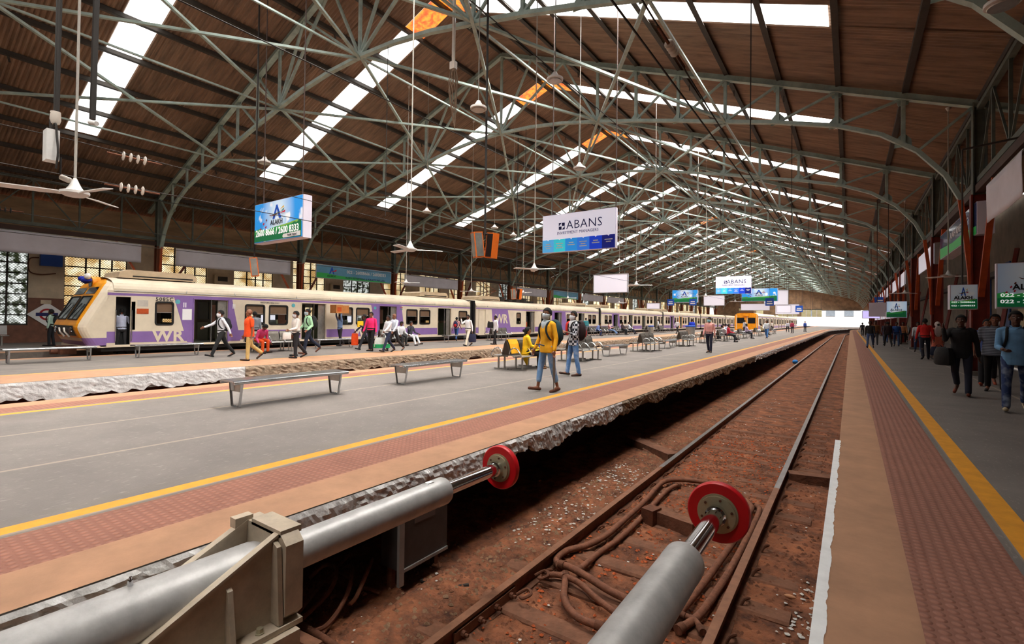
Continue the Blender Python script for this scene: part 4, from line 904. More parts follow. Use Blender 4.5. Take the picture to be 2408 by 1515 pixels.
a2 = alakh(2.75, 12.9, 2.22, .95, .86, .12, 'larger blue-green board with 022 phone numbers cut by the right edge', L2, 1, False)
for a_2, hh in ((a1, 2.1), (a2, 2.22)):
    mb = MB(); mb.tube([(0, .02, .2), (0, .02, 3.4)], .02, 6); mb.build('hanger_rod', PURL, a_2)
    hb = MB(); hb.bar((0, .02, 3.4), (RX+HALF-a_2.location.x, .02, 3.5), .04); hb.build('arm', PURL, a_2)
alakh(2.2, 36, 2.3, .95, .95, .12, 'tiny bright blue-green board deep in the right platform crowd', [], 1, True)
t = thing('hanging_board', 'blank pale board left of the tiny blue-green board over the right platform', 'sign', (1.3, 36.2, 2.3)); mb = MB(); mb.box(-.4, .42, -.05, .05, -.42, .42); mb.build('panel', WHITE, t); hanger(t, (0,), 0, .42, roof_at(1.3)-2.3)
t = thing('hanging_display', 'pale lilac lit display above the far end of the right platform', 'display', (1.4, 50, 2.2)); mb = MB(); mb.box(-.6, .6, -.08, .08, -.32, .32); mb.build('casing', PURL, t); mb = MB(); mb.box(-.57, .57, -.09, -.08, -.29, .29); mb.build('screen', glow('screen_lilac', (205, 190, 255), 1.0), t); hanger(t, (0,), 0, .32, roof_at(1.4)-2.2)
t = thing('banner', 'large dark teal panel at the right edge below the blue-green phone board', 'panel', (5.6, 19.5, 1.0)); mb = MB(); mb.box(0, .06, 0, 2.4, 0, 1.1); mb.build('panel', mat('teal_dark', (58, 88, 90), .6), t)
# left wall fixtures
t = thing('wall_sign', 'white diamond station sign with ring and bar on the left wall', 'sign', (WX+.05, 6.8, 1.42)); mb = MB(); mb.prism([(-.75, 0), (0, -.62), (.75, 0), (0, .62)], 'x', 0, .03); mb.build('plate', LWHITE, t)
mb = MB(); 
for k in range(24):
    a, b = 2*pi*k/24, 2*pi*(k+1)/24; mb.quad((.034, .3*cos(a), .3*sin(a)), (.034, .3*cos(b), .3*sin(b)), (.034, .21*cos(b), .21*sin(b)), (.034, .21*cos(a), .21*sin(a)))
mb.build('ring', mat('roundel_red', (180, 24, 30)), t); mb = MB(); mb.box(.03, .04, -.42, .42, -.08, .08); mb.build('bar', NAVY, t)
t = thing('switch_box', 'blue metal box high on the left wall pillar', 'box', (WX+.02, 6.9, 3.9)); mb = MB(); mb.box(0, .25, -.42, .42, 0, .65); mb.build('body', BLUE, t); mb = MB(); mb.tube(smoothpath([(.05, -.45, .4), (.05, -.8, .3), (.05, -.8, -.3), (.05, -.4, -.45), (.05, .2, -.35)]), .03, 6); mb.build('conduit', RUST, t)
for (y, z) in ((12.9, 0), ): pass
for i, (y, lab) in enumerate(((15.15, 'first'), (23.7, 'second'))):
    t = thing('wall_unit', 'pale wall cabinet on the left wall pillar, %s past the train nose' % lab, 'cabinet', (WX+.02, y, 3.2)); mb = MB(); mb.box(0, .3, -.45, .45, 0, .9); mb.build('body', WALLC, t); mb = MB(); mb.box(.3, .31, -.3, .3, .5, .8); mb.build('grille', PURL, t)
mb = MB(); mb.box(-.03, .03, -.2, .2, -.1, .1)
t = thing('small_notice', 'small pale notice above the diamond sign', 'notice', (WX+.06, 6.75, 2.05)); mb.build('plate', WALLC, t)
# ================================================================== fans, lamps, speakers
def fan(rodlen):
    t = thing('ceiling_fan', '', 'fan'); 
    mb = MB(); mb.tube([(0, 0, .12), (0, 0, rodlen)], .016, 6); mb.build('rod', ROD, t)
    mb = MB(); mb.lathe((0, 0, 0), (0, 0, 1), [(-.035, .03), (-.03, .1), (0, .15), (.03, .15), (.05, .09), (.1, .06), (.2, .018)], 20); mb.build('motor', FANW, t, smooth=True)
    for k in range(3):
        a = 2*pi*k/3; d = Vector((cos(a), sin(a), 0)); n = Vector((-sin(a), cos(a), 0)); mb = MB()
        pts = [d*.13+n*.03, d*.3+n*.055, d*.7+n*.065, d*.72-n*.055, d*.3-n*.06, d*.13-n*.03]
        top = [p+Vector((0, 0, .012))+n*0 for p in pts]; lo = [p for p in pts]
        for q in (top, lo):
            for i, p in enumerate(q): p.z += (.012 if i < 3 else -.012)
        nn = len(mb.v); mb.v += [tuple(p) for p in top+lo]; L6 = 6
        mb.f += [tuple(nn+i for i in range(6)), tuple(nn+6+i for i in reversed(range(6)))]+[(nn+i, nn+6+i, nn+6+(i+1) % 6, nn+(i+1) % 6) for i in range(6)]; mb.mi += [0]*8
        mb.build('blade', FANW, t)
    mb = MB(); mb.lathe((0, 0, rodlen-.12), (0, 0, 1), [(0, .02), (.08, .06), (.12, .07)], 10); mb.build('canopy', FANW, t, smooth=True)
    return t
FL = [(-8.1, 1.86, 3.0, .2, 'ceiling fan with big white motor at the far left below the white box'), (-8.1, 7.6, 3.0, .9, 'ceiling fan above the second bench, left of the orange speakers'), (-8.1, 12.8, 3.03, 2.2, 'ceiling fan above the woman in yellow, left of the white and blue board'), (-8.1, 21.6, 3.1, .4, 'ceiling fan in front of the blank white hanging board'), (-8.1, 34.7, 3.2, 1.3, 'small far ceiling fan in front of the pale board, middle platform'), (-8.1, 45., 3.2, .3, 'tiny far ceiling fan on the middle platform row')]
FL += [(-18.6, 17.2, 3.25, .5, 'ceiling fan in front of a grey banner, first of the centre platform row'), (-18.6, 22.4, 3.1, 1.4, 'ceiling fan hanging between two grey banners over the centre platform'), (-18.6, 28.0, 3.3, 2.0, 'ceiling fan in front of the grey banner, third of the centre platform row'), (-18.6, 34.5, 3.2, .1, 'fourth ceiling fan of the centre platform row'), (-18.6, 45, 3.2, .8, 'fifth ceiling fan of the centre platform row'), (2.55, 20.6, 3.0, .2, 'ceiling fan over the right platform below the glossy light box'), (2.5, 35, 3.2, .7, 'far ceiling fan over the right platform')]
f0 = None
for (x, y, z, a, lab) in FL:
    L_ = roof_at(x)-z
    t = fan(L_); t.location = (x, y, z); t.rotation_euler = (0, 0, a); t['label'] = lab; t['group'] = 'white three-bladed ceiling fans'
def lamp(big=False):
    t = thing('pendant_lamp', '', 'lamp')
    r = .22
    mb = MB(); mb.lathe((0, 0, 0), (0, 0, 1), [(-.05, r*.6), (-.02, r), (.03, r), (.08, r*.55), (.16, r*.3), (.2, .05)], 18); mb.build('shade', FANW if not big else STAIND, t, smooth=True)
    mb = MB(); mb.lathe((0, 0, -.06), (0, 0, 1), [(0, .02), (.005, r*.8), (.02, r*.85)], 18); mb.build('lens', STAIND, t, smooth=True)
    return t
LL = [(-17.6, 9.3, 7.1, 'pendant lamp left of the blue-green phone board against the dark roof'), (-8.1, 9.95, 7.05, 'grey pendant lamp below the ridge left of centre'), (-6.5, 11.2, 7.9, 'pendant lamp right of the dangling rope near the top'), (-17.6, 17.6, 6.85, 'pendant lamp over the centre platform above a fan'), (-17.6, 23.3, 6.95, 'pendant lamp above the orange speakers'), (-17.6, 25.3, 6.8, 'pendant lamp right of the orange speakers'), (-8.1, 15.8, 7.0, 'pendant lamp above the near white and blue board'), (-8.1, 24.2, 7.0, 'pendant lamp beyond the near white and blue board'), (-17.6, 34., 6.9, 'far pendant lamp over the centre platform'), (1.9, 10.3, 6.4, 'round floodlight under the roof at the upper right corner'), (-8.1, 32.5, 7., 'far pendant lamp over the middle platform'), (-17.6, 42.5, 7., 'farthest pendant lamp over the centre platform')]
lp = lamp()
for i, (x, y, z, lab) in enumerate(LL):
    if i == 0: t = lp; t.location = (x, y, z); t['label'] = lab; t['group'] = 'pendant lamps'
    else: t = copy_tree(lp, (x, y, z), 0, lab)
    h = roof_at(x)-z; mb = MB(); mb.tube([(0, 0, .18), (0, 0, max(.5, h))], .014, 6); mb.build('rod', ROD, t)
# orange framed speaker pairs on dark poles
SPK = mat('speaker_orange', (222, 108, 30), .45, 0, .15, 4)
def speaker(x, y, z, rz, tilt, lab):
    t = thing('speaker', lab, 'speaker', (x, y, z)); t.rotation_euler = (tilt, 0, rz)
    mb = MB(); mb.box(-.13, .13, -.11, .11, -.34, .34); mb.build('casing', SPK, t)
    mb = MB(); mb.box(-.1, .1, -.12, -.111, -.31, .31); mb.build('grille', BLACK if rz < .5 else STAIND, t)
    mb = MB(); mb.box(-.135, -.13, -.1, .1, -.31, .31); mb.build('side_mesh', STAIND, t)
    return t
for (x, y, zc, labs) in ((-8.1, 10.3, 3.46, ('left one of the near pair of orange column speakers', 'right one of the near pair of orange column speakers')), (-17.8, 26.0, 3.1, ('left one of the far pair of orange column speakers', 'right one of the far pair of orange column speakers')), (-17.8, 9.1, 3.25, ('orange column speaker on a dark pole below the blue-green phone board', None))):
    for s, lab in zip((-1, 1), labs):
        if lab:
            q = 0 if labs[1] is None else 1; t = speaker(x+s*.12*q, y+s*.16*q, zc, .9*s*-1+.3, 0, lab)
            t.rotation_euler = (0, s*.12, 0.5-.6*s)
    mb = MB(); mb.tube([(x, y, zc+.2), (x, y, roof_at(x))], .03, 8); mb.tube([(x-.1, y, zc+.3), (x+.1, y, zc+.3)], .02, 6); single('speaker_pole', mb, WIRE, 'dark pole carrying the %s orange speakers' % ('near' if x > -10 else ('far' if y > 20 else 'single')), 'pole')
# white box on a bundle of conduits at the upper left
t = thing('cable_pole', 'black cable-wrapped pole with white ceramic foot at the upper left', 'pole', (-8.1, 1.66, 3.95)); mb = MB()
for dx, dy in ((0, 0), (.025, .01), (-.02, .02)): mb.tube([(dx, dy, 0), (dx*1.2, dy, 2), (dx, dy, 6.2)], .022, 7)
mb.build('cables', WIRE, t); mb = MB(); mb.lathe((0, 0, -.12), (0, 0, 1), [(0, .04), (.05, .055), (.15, .05)], 12); mb.build('ceramic_foot', CERAM, t, smooth=True)
t = thing('control_box', 'white metal box hanging at the upper left below the black pole', 'box', (-8.1, 1.62, 3.36)); mb = MB(); mb.box(-.1, .07, -.05, .07, 0, .38); mb.build('body', mat('box_white', (222, 220, 216), .5), t)
mb = MB(); mb.tube(smoothpath([(0, 0, .38), (.06, .03, .46), (.08, .04, .3), (.1, .05, .1), (.08, .04, -.1)]), .012, 6); mb.tube(smoothpath([(0, 0, .38), (-.02, .0, .5), (0, 0, .6)]), .015, 6); mb.build('wires', WIRE, t)
t = thing('cable_pole', 'black and pale twin pole beside the far left ceiling fan', 'pole', (-8.1, 1.98, 4.0)); mb = MB(); mb.tube([(.03, .03, 0), (.06, .06, 6)], .035, 8); mb.build('cables', WIRE, t)
mb = MB(); mb.lathe((.05, .0, -.05), (.8, .3, -.2), [(0, .03), (.12, .03)], 12); mb.build('camera_housing', FANW, t, smooth=True)
t = thing('security_camera', 'small white cylinder camera above the far left fan motor', 'camera', (-8.25, 1.75, 3.22)); mb = MB(); mb.lathe((0, 0, 0), (.5, .5, -.3), [(0, .02), (.01, .035), (.12, .035), (.13, .02)], 12); mb.build('housing', CERAM, t, smooth=True); mb = MB(); mb.tube([(0, 0, .02), (0, 0, .25)], .01, 6); mb.build('mount', WIRE, t)
t = thing('hanging_rope', 'pale rod with a tangle of dry rope dangling below the ridge', 'rope', (-9.6, 10.6, 8.6)); mb = MB(); mb.tube([(0, 0, .3), (0, 0, 3.0)], .05, 8); mb.build('rod', CERAM, t, smooth=True)
mb = MB()
for k in range(9):
    a = k*.7; mb.tube(smoothpath([(.03*cos(a), .03*sin(a), .35), (.15*cos(a), .1*sin(a), -.1), (.13*cos(a+1), .1*sin(a+1), -.5), (.04*cos(a), .05, -.9-.08*k)]), .014, 5)
mb.build('tangle', mat('dry_rope', (120, 96, 76), .9, 0, .3, 9), t); mb = MB(); mb.box(-.09, .09, -.07, .07, .2, .42); mb.build('block', CERAM, t)
# overhead wires and insulators
def wire(P, r, lab, m=WIRE):
    mb = MB(); mb.tube(P, r, 5); return single('overhead_wire', mb, m, lab, 'wire', 'overhead wires')
def sag(x, z, dz, ya=-10, yb=112):
    P = []
    y = ya
    while y < yb: 
        P.append((x, y, z-dz*sin(pi*((y-Y0) % (BAY*3))/(BAY*3)))); y += BAY/2
    return P
for x, nm in ((-1.7, 'near track'), (-12.9, 'track between the middle and centre platforms'), (-23.7, 'track of the standing train')):
    wire([(x, -10, 4.25), (x, 112, 4.25)], .011, 'dark contact wire running above the %s' % nm); wire(sag(x, 5.0 if x < -2 else 4.72, .25), .01, 'sagging carrier wire running above the %s' % nm)
    if x < -20: continue
    for j in range(1, 7): mb = MB(); y = Y0+BAY*j; mb.tube([(x, y, 4.9), (x, y, bottomz(x-RX))], .012, 6); single('wire_hanger', mb, WIRE, 'thin dropper holding the wires above the %s, %s truss' % (nm, ORD[j]), 'wire', 'droppers')
for (x, y, z, lab) in ((-12.9, 3.96, 4.9, 'string of four ceramic insulators on the upper left wire'), (-12.9, 3.93, 4.22, 'string of four ceramic insulators on the lower left wire'), (-1.7, 5.6, 4.63, 'string of ceramic insulators on the wire above the near track'), (-23.7, 3.6, 5.0, 'dark string of insulators in front of the leftmost grey banner')):
    t = thing('insulator', lab, 'insulator', (x, y, z))
    for k in range(4): mb = MB(); q = .55 if x > -5 else 1; mb.lathe((0, (-.24+.13*k)*q, 0), (0, 1, 0), [(0, .02*q), (.02, .095*q), (.03, .1*q), (.05, .03*q)], 12); mb.build('disc', CERAM if x > -20 else WIRE, t, smooth=True)
    mb = MB(); mb.tube([(0, -.5, 0), (0, .5, 0)], .02, 6); mb.build('core', RUST, t)
for (x0, z0, x1, z1, lab) in ((-9.5, 6.9, -9.5, 6.9, 'brown cable strung lengthwise left of the ridge'), (-6.6, 8.2, -6.6, 8.2, 'brown cable strung lengthwise right of the ridge'), (-27.5, 7.0, -27.5, 7.0, 'thin cable strung lengthwise under the left slope')):
    wire([(x0, -10, z0), (x1, 112, z1)], .014, lab)

t = thing('yellow_cloth', 'yellow cloth hung over the seat back left of the woman in yellow', 'cloth', (-8.1, 11.63, .45))  # yellow reflection on the seat back, shaped and coloured as a sheet
mb = MB(); P = [(.165, .04), (.13, .17), (.09, .31), (.02, .43), (-.02, .43), (-.09, .31)]
for p, q in zip(P, P[1:]): mb.quad((p[0], -.24, p[1]), (p[0], .22, p[1]), (q[0], .22, q[1]), (q[0], -.24, q[1]))
o = mb.build('cloth', mat('cloth_hung_yellow', (246, 176, 20), .8), t); o.modifiers.new('t', 'SOLIDIFY').thickness = .008
# ================================================================== trains
SX = -22.0; TW = 3.2
def wallgrid(mb, x, ya, yb, za, zb, holes, th=.06):
    ys = sorted({ya, yb}|{h[0] for h in holes}|{h[1] for h in holes}); zs = sorted({za, zb}|{h[2] for h in holes}|{h[3] for h in holes})
    for a, b in zip(ys, ys[1:]):
        for c, d in zip(zs, zs[1:]):
            m = ((a+b)/2, (c+d)/2)
            if any(h[0] < m[0] < h[1] and h[2] < m[1] < h[3] for h in holes): continue
            if a < ya-1e-6 or b > yb+1e-6: continue
            for xx in (x, x-th): mb.quad((xx, a, c), (xx, b, c), (xx, b, d), (xx, a, d))
    for h in holes:
        a, b, c, d = h
        mb.quad((x, a, c), (x, a, d), (x-th, a, d), (x-th, a, c)); mb.quad((x, b, c), (x, b, d), (x-th, b, d), (x-th, b, c)); mb.quad((x, a, d), (x, b, d), (x-th, b, d), (x-th, a, d)); mb.quad((x, a, c), (x, b, c), (x-th, b, c), (x-th, a, c))
def frame(mb, x, a, b, c, d, w_=.045, t=.02, r=.09):
    """rounded rectangular frame proud of the side"""
    def rr(g):
        P = []; R = max(.01, r-g)
        for cx, cz, a0 in ((b-g-R, d-g-R, 0), (a+g+R, d-g-R, 90), (a+g+R, c+g+R, 180), (b-g-R, c+g+R, 270)):
            for k in range(4): q = radians(a0+30*k); P.append((cx+R*cos(q), cz+R*sin(q)))
        return P
    O, I = rr(-w_*.4), rr(w_)
    n = len(O)
    for i in range(n):
        j = (i+1) % n
        mb.quad((x+t, *O[i]), (x+t, *O[j]), (x+t, *I[j]), (x+t, *I[i])); mb.quad((x, *O[i]), (x, *O[j]), (x+t, *O[j]), (x+t, *O[i])); mb.quad((x-.04, *I[i]), (x-.04, *I[j]), (x+t, *I[j]), (x+t, *I[i]))
DZ0, DZ1, WZ0, WZ1 = .35, 2.12, 1.08, 1.98
def coach(x, y0, y1, doors, wins, lab, diags=(), front=False, texts=True, detail=2, closed=(), lower=True, yelc=(), wr=(), yellowbox=False):
    t = thing('train_coach', lab, 'train coach', (x-TW/2, y0, -.92), group='coaches of the standing train' if x == SX else 'coaches of the far train')
    ya = y0+(.35 if front else 0)+ (.0)
    body = MB(); holes = [(a, b, DZ0, DZ1) for a, b in doors]+[(a, b, WZ0, WZ1) for a, b in wins]
    ywall = 7.2 if front else y0
    H = [h for h in holes]
    if front:   # side wall starts at the raked cab
        body.poly([(x, y0, .43), (x, y0+.05, .43), (x, y0+.75, .43), (x, y0+.75, 2.4), (x, y0+.62, 2.4), (x, y0+.12, 1.0)]) if 0 else None
    wallgrid(body, x, ywall, y1, DZ0, 2.35, [h for h in H if h[0] > ywall-.001]); wallgrid(body, x-TW+.06, ywall, y1, DZ0, 2.35, [h for h in H if h[0] > ywall])
    body.box(x-TW, x, y0+.2, y1, .27, .349); body.m = 1; body.box(x-TW+.1, x-.1, y0+.3, y1, .349, .36)
    body.m = 0; body.quad((x, y1, .3), (x-TW, y1, .3), (x-TW, y1, 2.7), (x, y1, 2.7)); 
    # roof
    P = [(0, 2.35), (.0, 2.42), (-.04, 2.53), (-.12, 2.63), (-.3, 2.72), (-.7, 2.82), (-1.15, 2.87), (-1.6, 2.89)]
    P = P+[(-TW-p[0], p[1]) for p in reversed(P[:-1])]
    yr = y0+.9 if front else y0
    for p, q in zip(P, P[1:]): body.quad((x+p[0], yr, p[1]), (x+p[0], y1, p[1]), (x+q[0], y1, q[1]), (x+q[0], yr, q[1]))
    body.poly([(x+p[0], y1, p[1]) for p in P])
    if not front: body.poly([(x+p[0], y0, p[1]) for p in P]); body.quad((x, y0, .3), (x-TW, y0, .3), (x-TW, y0, 2.4), (x, y0, 2.4))
    body.build('body', [CREAM, DARKIN], t, world=True)
    mb = MB(); mb.tube([(x+.012, yr, 2.33), (x+.012, y1, 2.33)], .016, 6); mb.build('gutter', STAIND, t, world=True)
    # inner lining so the interior reads dark
    if detail:
        mb = MB(); mb.quad((x-.1, y0+.8, 2.3), (x-.1, y1-.05, 2.3), (x-TW+.1, y1-.05, 2.3), (x-TW+.1, y0+.8, 2.3)); mb.build('inner_ceiling', DARKIN, t, world=True)
    # livery
    pm = MB(); e = .005
    segs = []; ys = ywall
    for a, b in sorted(doors): segs.append((ys, a)); ys = b
    segs.append((ys, y1))
    for a, b in segs:
        if b-a > .03:
            pm.box(x, x+e, a, b, 2.17, 2.26)
            if lower: pm.box(x, x+e, a, b, .43, .84)
    for a, b in doors: pm.box(x, x+e, a, b, 2.17, 2.26)
    pm.build('purple_band', PURPLE, t, world=True)
    for (ta, tb, ba, bb, da, db) in diags:
        m = MB(); m.prism([(ta, 2.26), (da, 2.26), (da, .38), (ba, .38)], 'x', x, x+e*1.6); m.prism([(db, 2.26), (tb, 2.26), (bb, .38), (db, .38)], 'x', x, x+e*1.6); m.box(x, x+e*1.6, da, db, 2.12, 2.26); m.build('purple_panel', PURPLE, t, world=True)
    for (a, b) in yelc:
        for q in (a-.35, b): m = MB(); m.box(x, x+e*2, q, q+.35, .4, 2.26); m.build('yellow_panel', YEL, t, world=True)
    # windows and doors
    for a, b in wins:
        m = MB(); frame(m, x, a, b, WZ0, WZ1)
        f = m.build('window', BLACK, t, world=True)
        if detail:
            o = f.location; z = (WZ0+WZ1)/2+.02
            m = MB(); m.box(x-.03, x-.015, a+.03, b-.03, z+.0, z+.03)
            m.build('sash_bar', STAIND, f, world=False).location = -Vector(t.location)
            m = MB(); m.box(x-.045, x-.035, a+.02, b-.02, z+.02, WZ1-.02); m.build('louvre', mat('louvre_brown', (118, 92, 70), .5, 0, .1, 5), f).location = -Vector(t.location)
            if detail > 1 and (int(a*7) % 2):
                m = MB(); m.box(x-.9, x-.88, a+.1, b-.12, WZ0+.1, z-.03); m.build('bright_pane', glow('reflected_day', (225, 225, 240), .55) if 'rday' not in MATS else MATS['rday'], f).location = -Vector(t.location)  # glowing sheet inside the coach, stands in for daylight seen through it
    for i, (a, b) in enumerate(doors):
        m = MB(); m.bar((x+.01, a-.03, DZ0), (x+.01, a-.03, DZ1+.04), .05, .03); m.bar((x+.01, b+.03, DZ0), (x+.01, b+.03, DZ1+.04), .05, .03); m.bar((x+.01, a-.03, DZ1+.03), (x+.01, b+.03, DZ1+.03), .03, .05)
        fm = PURPLE if any(abs(d[4]-a) < .1 for d in diags) else CREAM
        f = m.build('door_frame', fm, t, world=True)
        m = MB(); m.tube([(x+.0, (a+b)/2, DZ0), (x+.0, (a+b)/2, DZ1)], .022, 6); 
        if b-a > .9: m.build('grab_pole', STAIN, f).location = -Vector(t.location)
        m = MB(); m.box(x-.12, x-.08, b-(b-a)*.28, b, DZ0, DZ1); m.build('door_leaf', STAIND if detail > 1 else DARKIN, f).location = -Vector(t.location)
        if detail:
            m = MB(); m.tube(smoothpath([(x+.02, a-.3, 2.36), (x-.08, a-.15, 2.55), (x-.1, (a+b)/2, 2.58), (x-.08, b+.15, 2.55), (x+.02, b+.3, 2.36)], 4), .018, 6); m.build('rain_strip', STAIND, t, world=True)
        if i in closed: m = MB(); m.box(x-.06, x-.01, a, b, DZ0, DZ1); m.build('closed_door', CREAM, f).location = -Vector(t.location)
    if detail:   # partitions and seats
        for i, (a, b) in enumerate(doors):
            for q in (a-.12, b+.06):
                if q < y0+.9 or q > y1-.3: continue
                
                for xa in (x-1.25, x-TW+.2): m = MB(); m.box(xa, xa+1.05, q, q+.05, .36, 1.15); m.build('seat_back', SEATG, t, world=True)
                
                for xa in (x-1.25, x-TW+.2): m = MB(); m.box(xa, xa+1.05, q, q+.03, 1.3, 2.1); m.build('partition', DARKIN, t, world=True)
        k = y0+2
        while k < y1-1:
            if not any(a-.4 < k < b+.4 for a, b in doors):
                m = MB(); m.box(x-1.25, x-.2, k, k+.45, .7, .78); m.box(x-1.25, x-.2, k-.06, k, .75, 1.3); m.build('seat', SEATG, t, world=True)
            k += 1.3
    # underframe, bogies
    m = MB(); m.box(x-TW+.15, x-.12, y0+.6, y1-.1, .12, .27); m.box(x-TW+.5, x-.5, y0+6, y1-6, -.5, .12); m.build('underframe', BLACK, t, world=True)
    for yb in (y0+3.2, y1-3.2):
        m = MB(); m.box(x-TW+.45, x-.45, yb-1.5, yb+1.5, -.45, .1)
        bo = m.build('bogie', BLACK, t, world=True)
        for dy in (-1.1, 1.1):
            for xx in (x-.8, x-TW+.75): m = MB(); m.lathe((xx-.06, yb+dy, -.46), (1, 0, 0), [(0, .4), (.02, .46), (.12, .46)], 20); m.build('wheel', RUST, bo).location = -Vector(t.location)
    for yv in ((y0+2.6, y1-2.8) if detail else ()):
        m = MB(); m.prism([(yv-1.35, 2.88), (yv-1.3, 3.1), (yv-1.05, 3.2), (yv+1.2, 3.2), (yv+1.35, 3.02), (yv+1.35, 2.88)], 'x', x-2.5, x-.8); m.build('roof_pod', mat('pod_tan', (202, 180, 150), .6, 0, .2, 3), t, world=True)
        m = MB(); m.box(x-.8, x-.79, yv-.9, yv+1.2, 2.93, 2.98); m.build('pod_vent', BLACK, t, world=True)
    return t
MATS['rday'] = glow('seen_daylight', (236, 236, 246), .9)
D1 = [(6.72+.0, 7.0), (8.85, 10.15), (13.59, 14.9), (18.38, 19.61), (23.14, 24.37)]
W1 = [(7.5, 8.11), (10.89, 11.76), (11.97, 12.87), (15.69, 16.55), (16.78, 17.65), (20.42, 21.31), (21.51, 22.42), (25.19, 26.06)]
D1[0] = (6.27, 6.72)
T1 = coach(SX, 5.3, 26.4, [d for d in D1 if d[0] > 8], W1, 'cream and purple driving coach numbered 5085C with sloping yellow nose', diags=[(8.1, 10.31, 8.62, 10.7, 8.85, 10.15), (17.75, 20.0, 18.2, 20.3, 18.38, 19.61)], front=True)
# cab side, nose
def yf(z):
    P = [(.3, .22), (.45, .14), (.7, .0), (.95, -.1), (1.05, -.1), (1.2, -.04), (1.6, .16), (2.1, .41), (2.5, .62), (2.68, .75), (2.8, .95), (2.89, 1.2)]
    for (a, q), (b, r) in zip(P, P[1:]):
        if z <= b: return 5.3+q+(r-q)*(z-a)/(b-a)
    return 6.5
mb = MB(); zs = [.3, .38, .5, .62, .75, .9, 1.0, 1.1, 1.25, 1.5, 1.75, 2.0, 2.25, 2.5, 2.62, 2.72, 2.8, 2.86, 2.89]
NR = []
for z in zs:
    y = yf(z); row = []
    ins = 0 if z < 2.36 else (.12*((z-2.36)/.3) if z < 2.63 else (.12+ .6*((z-2.63)/.12)**1.5 if z < 2.76 else .7+.5*((z-2.76)/.13)))
    ins = min(ins, 1.5); R = .34
    for s in (1, -1):
        seg = []
        for k in range(7):
            a = radians(90*k/6); seg.append((s*(TW/2-ins-R+R*cos(a)), y+R-R*sin(a)))
        yend = 6.02 if z <= 2.4 else 6.5
        seg = [(s*(TW/2-ins), max(yend, y+R))]+seg
        row += seg if s == 1 else list(reversed(seg))
    NR.append([(SX-TW/2+px, py, z) for px, py in row])
n = len(NR[0])
for i in range(len(zs)-1):
    zm = (zs[i]+zs[i+1])/2
    for j in range(n-1):
        side = (j < 6 or j > n-8)
        mb.m = 2 if zm < .62 else (1 if not side else (1 if (j == 5 or j == n-7) else 0))
        if zm < .62 and not side and zm > .5: mb.m = 0
        mb.quad(NR[i][j], NR[i][j+1], NR[i+1][j+1], NR[i+1][j])
nose = mb.build('nose', [CREAM, YEL, PURPLE], T1, smooth=True, world=True)
off = -Vector(T1.location)
def child(mb_, nm, m, par, **k): o = mb_.build(nm, m, par, **k); o.location = off; return o
# side wall piece between nose and first opening, with the cab door
m = MB(); wallgrid(m, SX, 6.0, 8.0 if 0 else 6.02+.0, DZ0, 2.35, []) if 0 else None
m = MB(); wallgrid(m, SX, 6.02, 6.021, DZ0, 2.35, [])
m = MB()
for zz in range(1): pass
# raked cab windows and lamp panel following the front
def onf(u, z, o=.012): return (SX-TW/2+u, yf(z)-o*1.2, z+o*.3)
for u0, u1 in ((-1.2, -.12), (.12, 1.2)):
    m = MB(); zz = [1.28, 1.5, 1.75, 2.0, 2.12]
    for a, b in zip(zz, zz[1:]): m.quad(onf(u0, a), onf(u1, a), onf(u1, b), onf(u0, b))
    f = m.build('windscreen', DKGLASS, T1, world=True)
    m = MB()
    for p, q in (((u0, 1.28), (u1, 1.28)), ((u1, 1.28), (u1, 2.12)), ((u1, 2.12), (u0, 2.12)), ((u0, 2.12), (u0, 1.28))): m.bar(onf(*p, .02), onf(*q, .02), .04, .03)
    child(m, 'window_rubber', BLACK, f)
    m = MB(); m.bar(onf((u0+u1)/2-.3, 1.3, .05), onf((u0+u1)/2+.1, 1.85, .05), .02); child(m, 'wiper', BLACK, f)
    m = MB(); zz = [2.22, 2.45]
    m.quad(onf(u0, 2.22), onf(u1, 2.22), onf(u1, 2.46), onf(u0, 2.46)); m.build('destination_panel', DKGLASS, T1, world=True)
m = MB()
for a, b in ((.68, .8), (.8, .95), (.95, 1.05)): m.quad(onf(-1.15, a), onf(1.15, a), onf(1.15, b), onf(-1.15, b))
lp_ = m.build('lamp_panel', BLACK, T1, world=True)
for u in (-.9, .9):
    m = MB(); c = onf(u, .87, .03); m.lathe(c, (0, -1, 0), [(0, .13), (.03, .13), (.031, .1)], 16); child(m, 'headlamp', CHROME, lp_)
for u in (-.3, .3):
    m = MB(); m.tube([onf(u, .95, .05), onf(u+.05, .8, .09), onf(u+.12, .62, .06)], .03, 6); child(m, 'hose', CERAM, lp_)
m = MB(); m.lathe((SX-TW/2, yf(2.6)+.05, 2.66), (0, -1, 0), [(-.5, .2), (0, .24), (.1, .24), (.11, .2)], 20); hl = m.build('roof_headlamp', YEL, T1, world=True); m = MB(); m.lathe((SX-TW/2, yf(2.6)-.06, 2.66), (0, -1, 0), [(0, .19), (.01, .19)], 20); child(m, 'lens', DKGLASS, hl)
m = MB(); m.ball((SX-1.35, 5.75, 2.72), .3, .16, .12, 10, 7); m.ball((SX-1.75, 5.72, 2.8), .18, .12, .1); m.build('wrapped_cloth', mat('cloth_blue', (24, 44, 170), .8, 0, .2, 6), T1, world=True, smooth=True)
m = MB(); m.ball((SX-1.1, 5.72, 2.86), .14, .1, .12); m.build('white_cloth', LWHITE, T1, world=True, smooth=True)
m = MB(); m.box(SX-TW/2-.35, SX-TW/2+.35, 5.05, 5.5, .0, .3); m.tube([(SX-TW/2, 5.1, .1), (SX-TW/2, 4.85, .1)], .1, 10); m.build('coupler', RUST, T1, world=True)
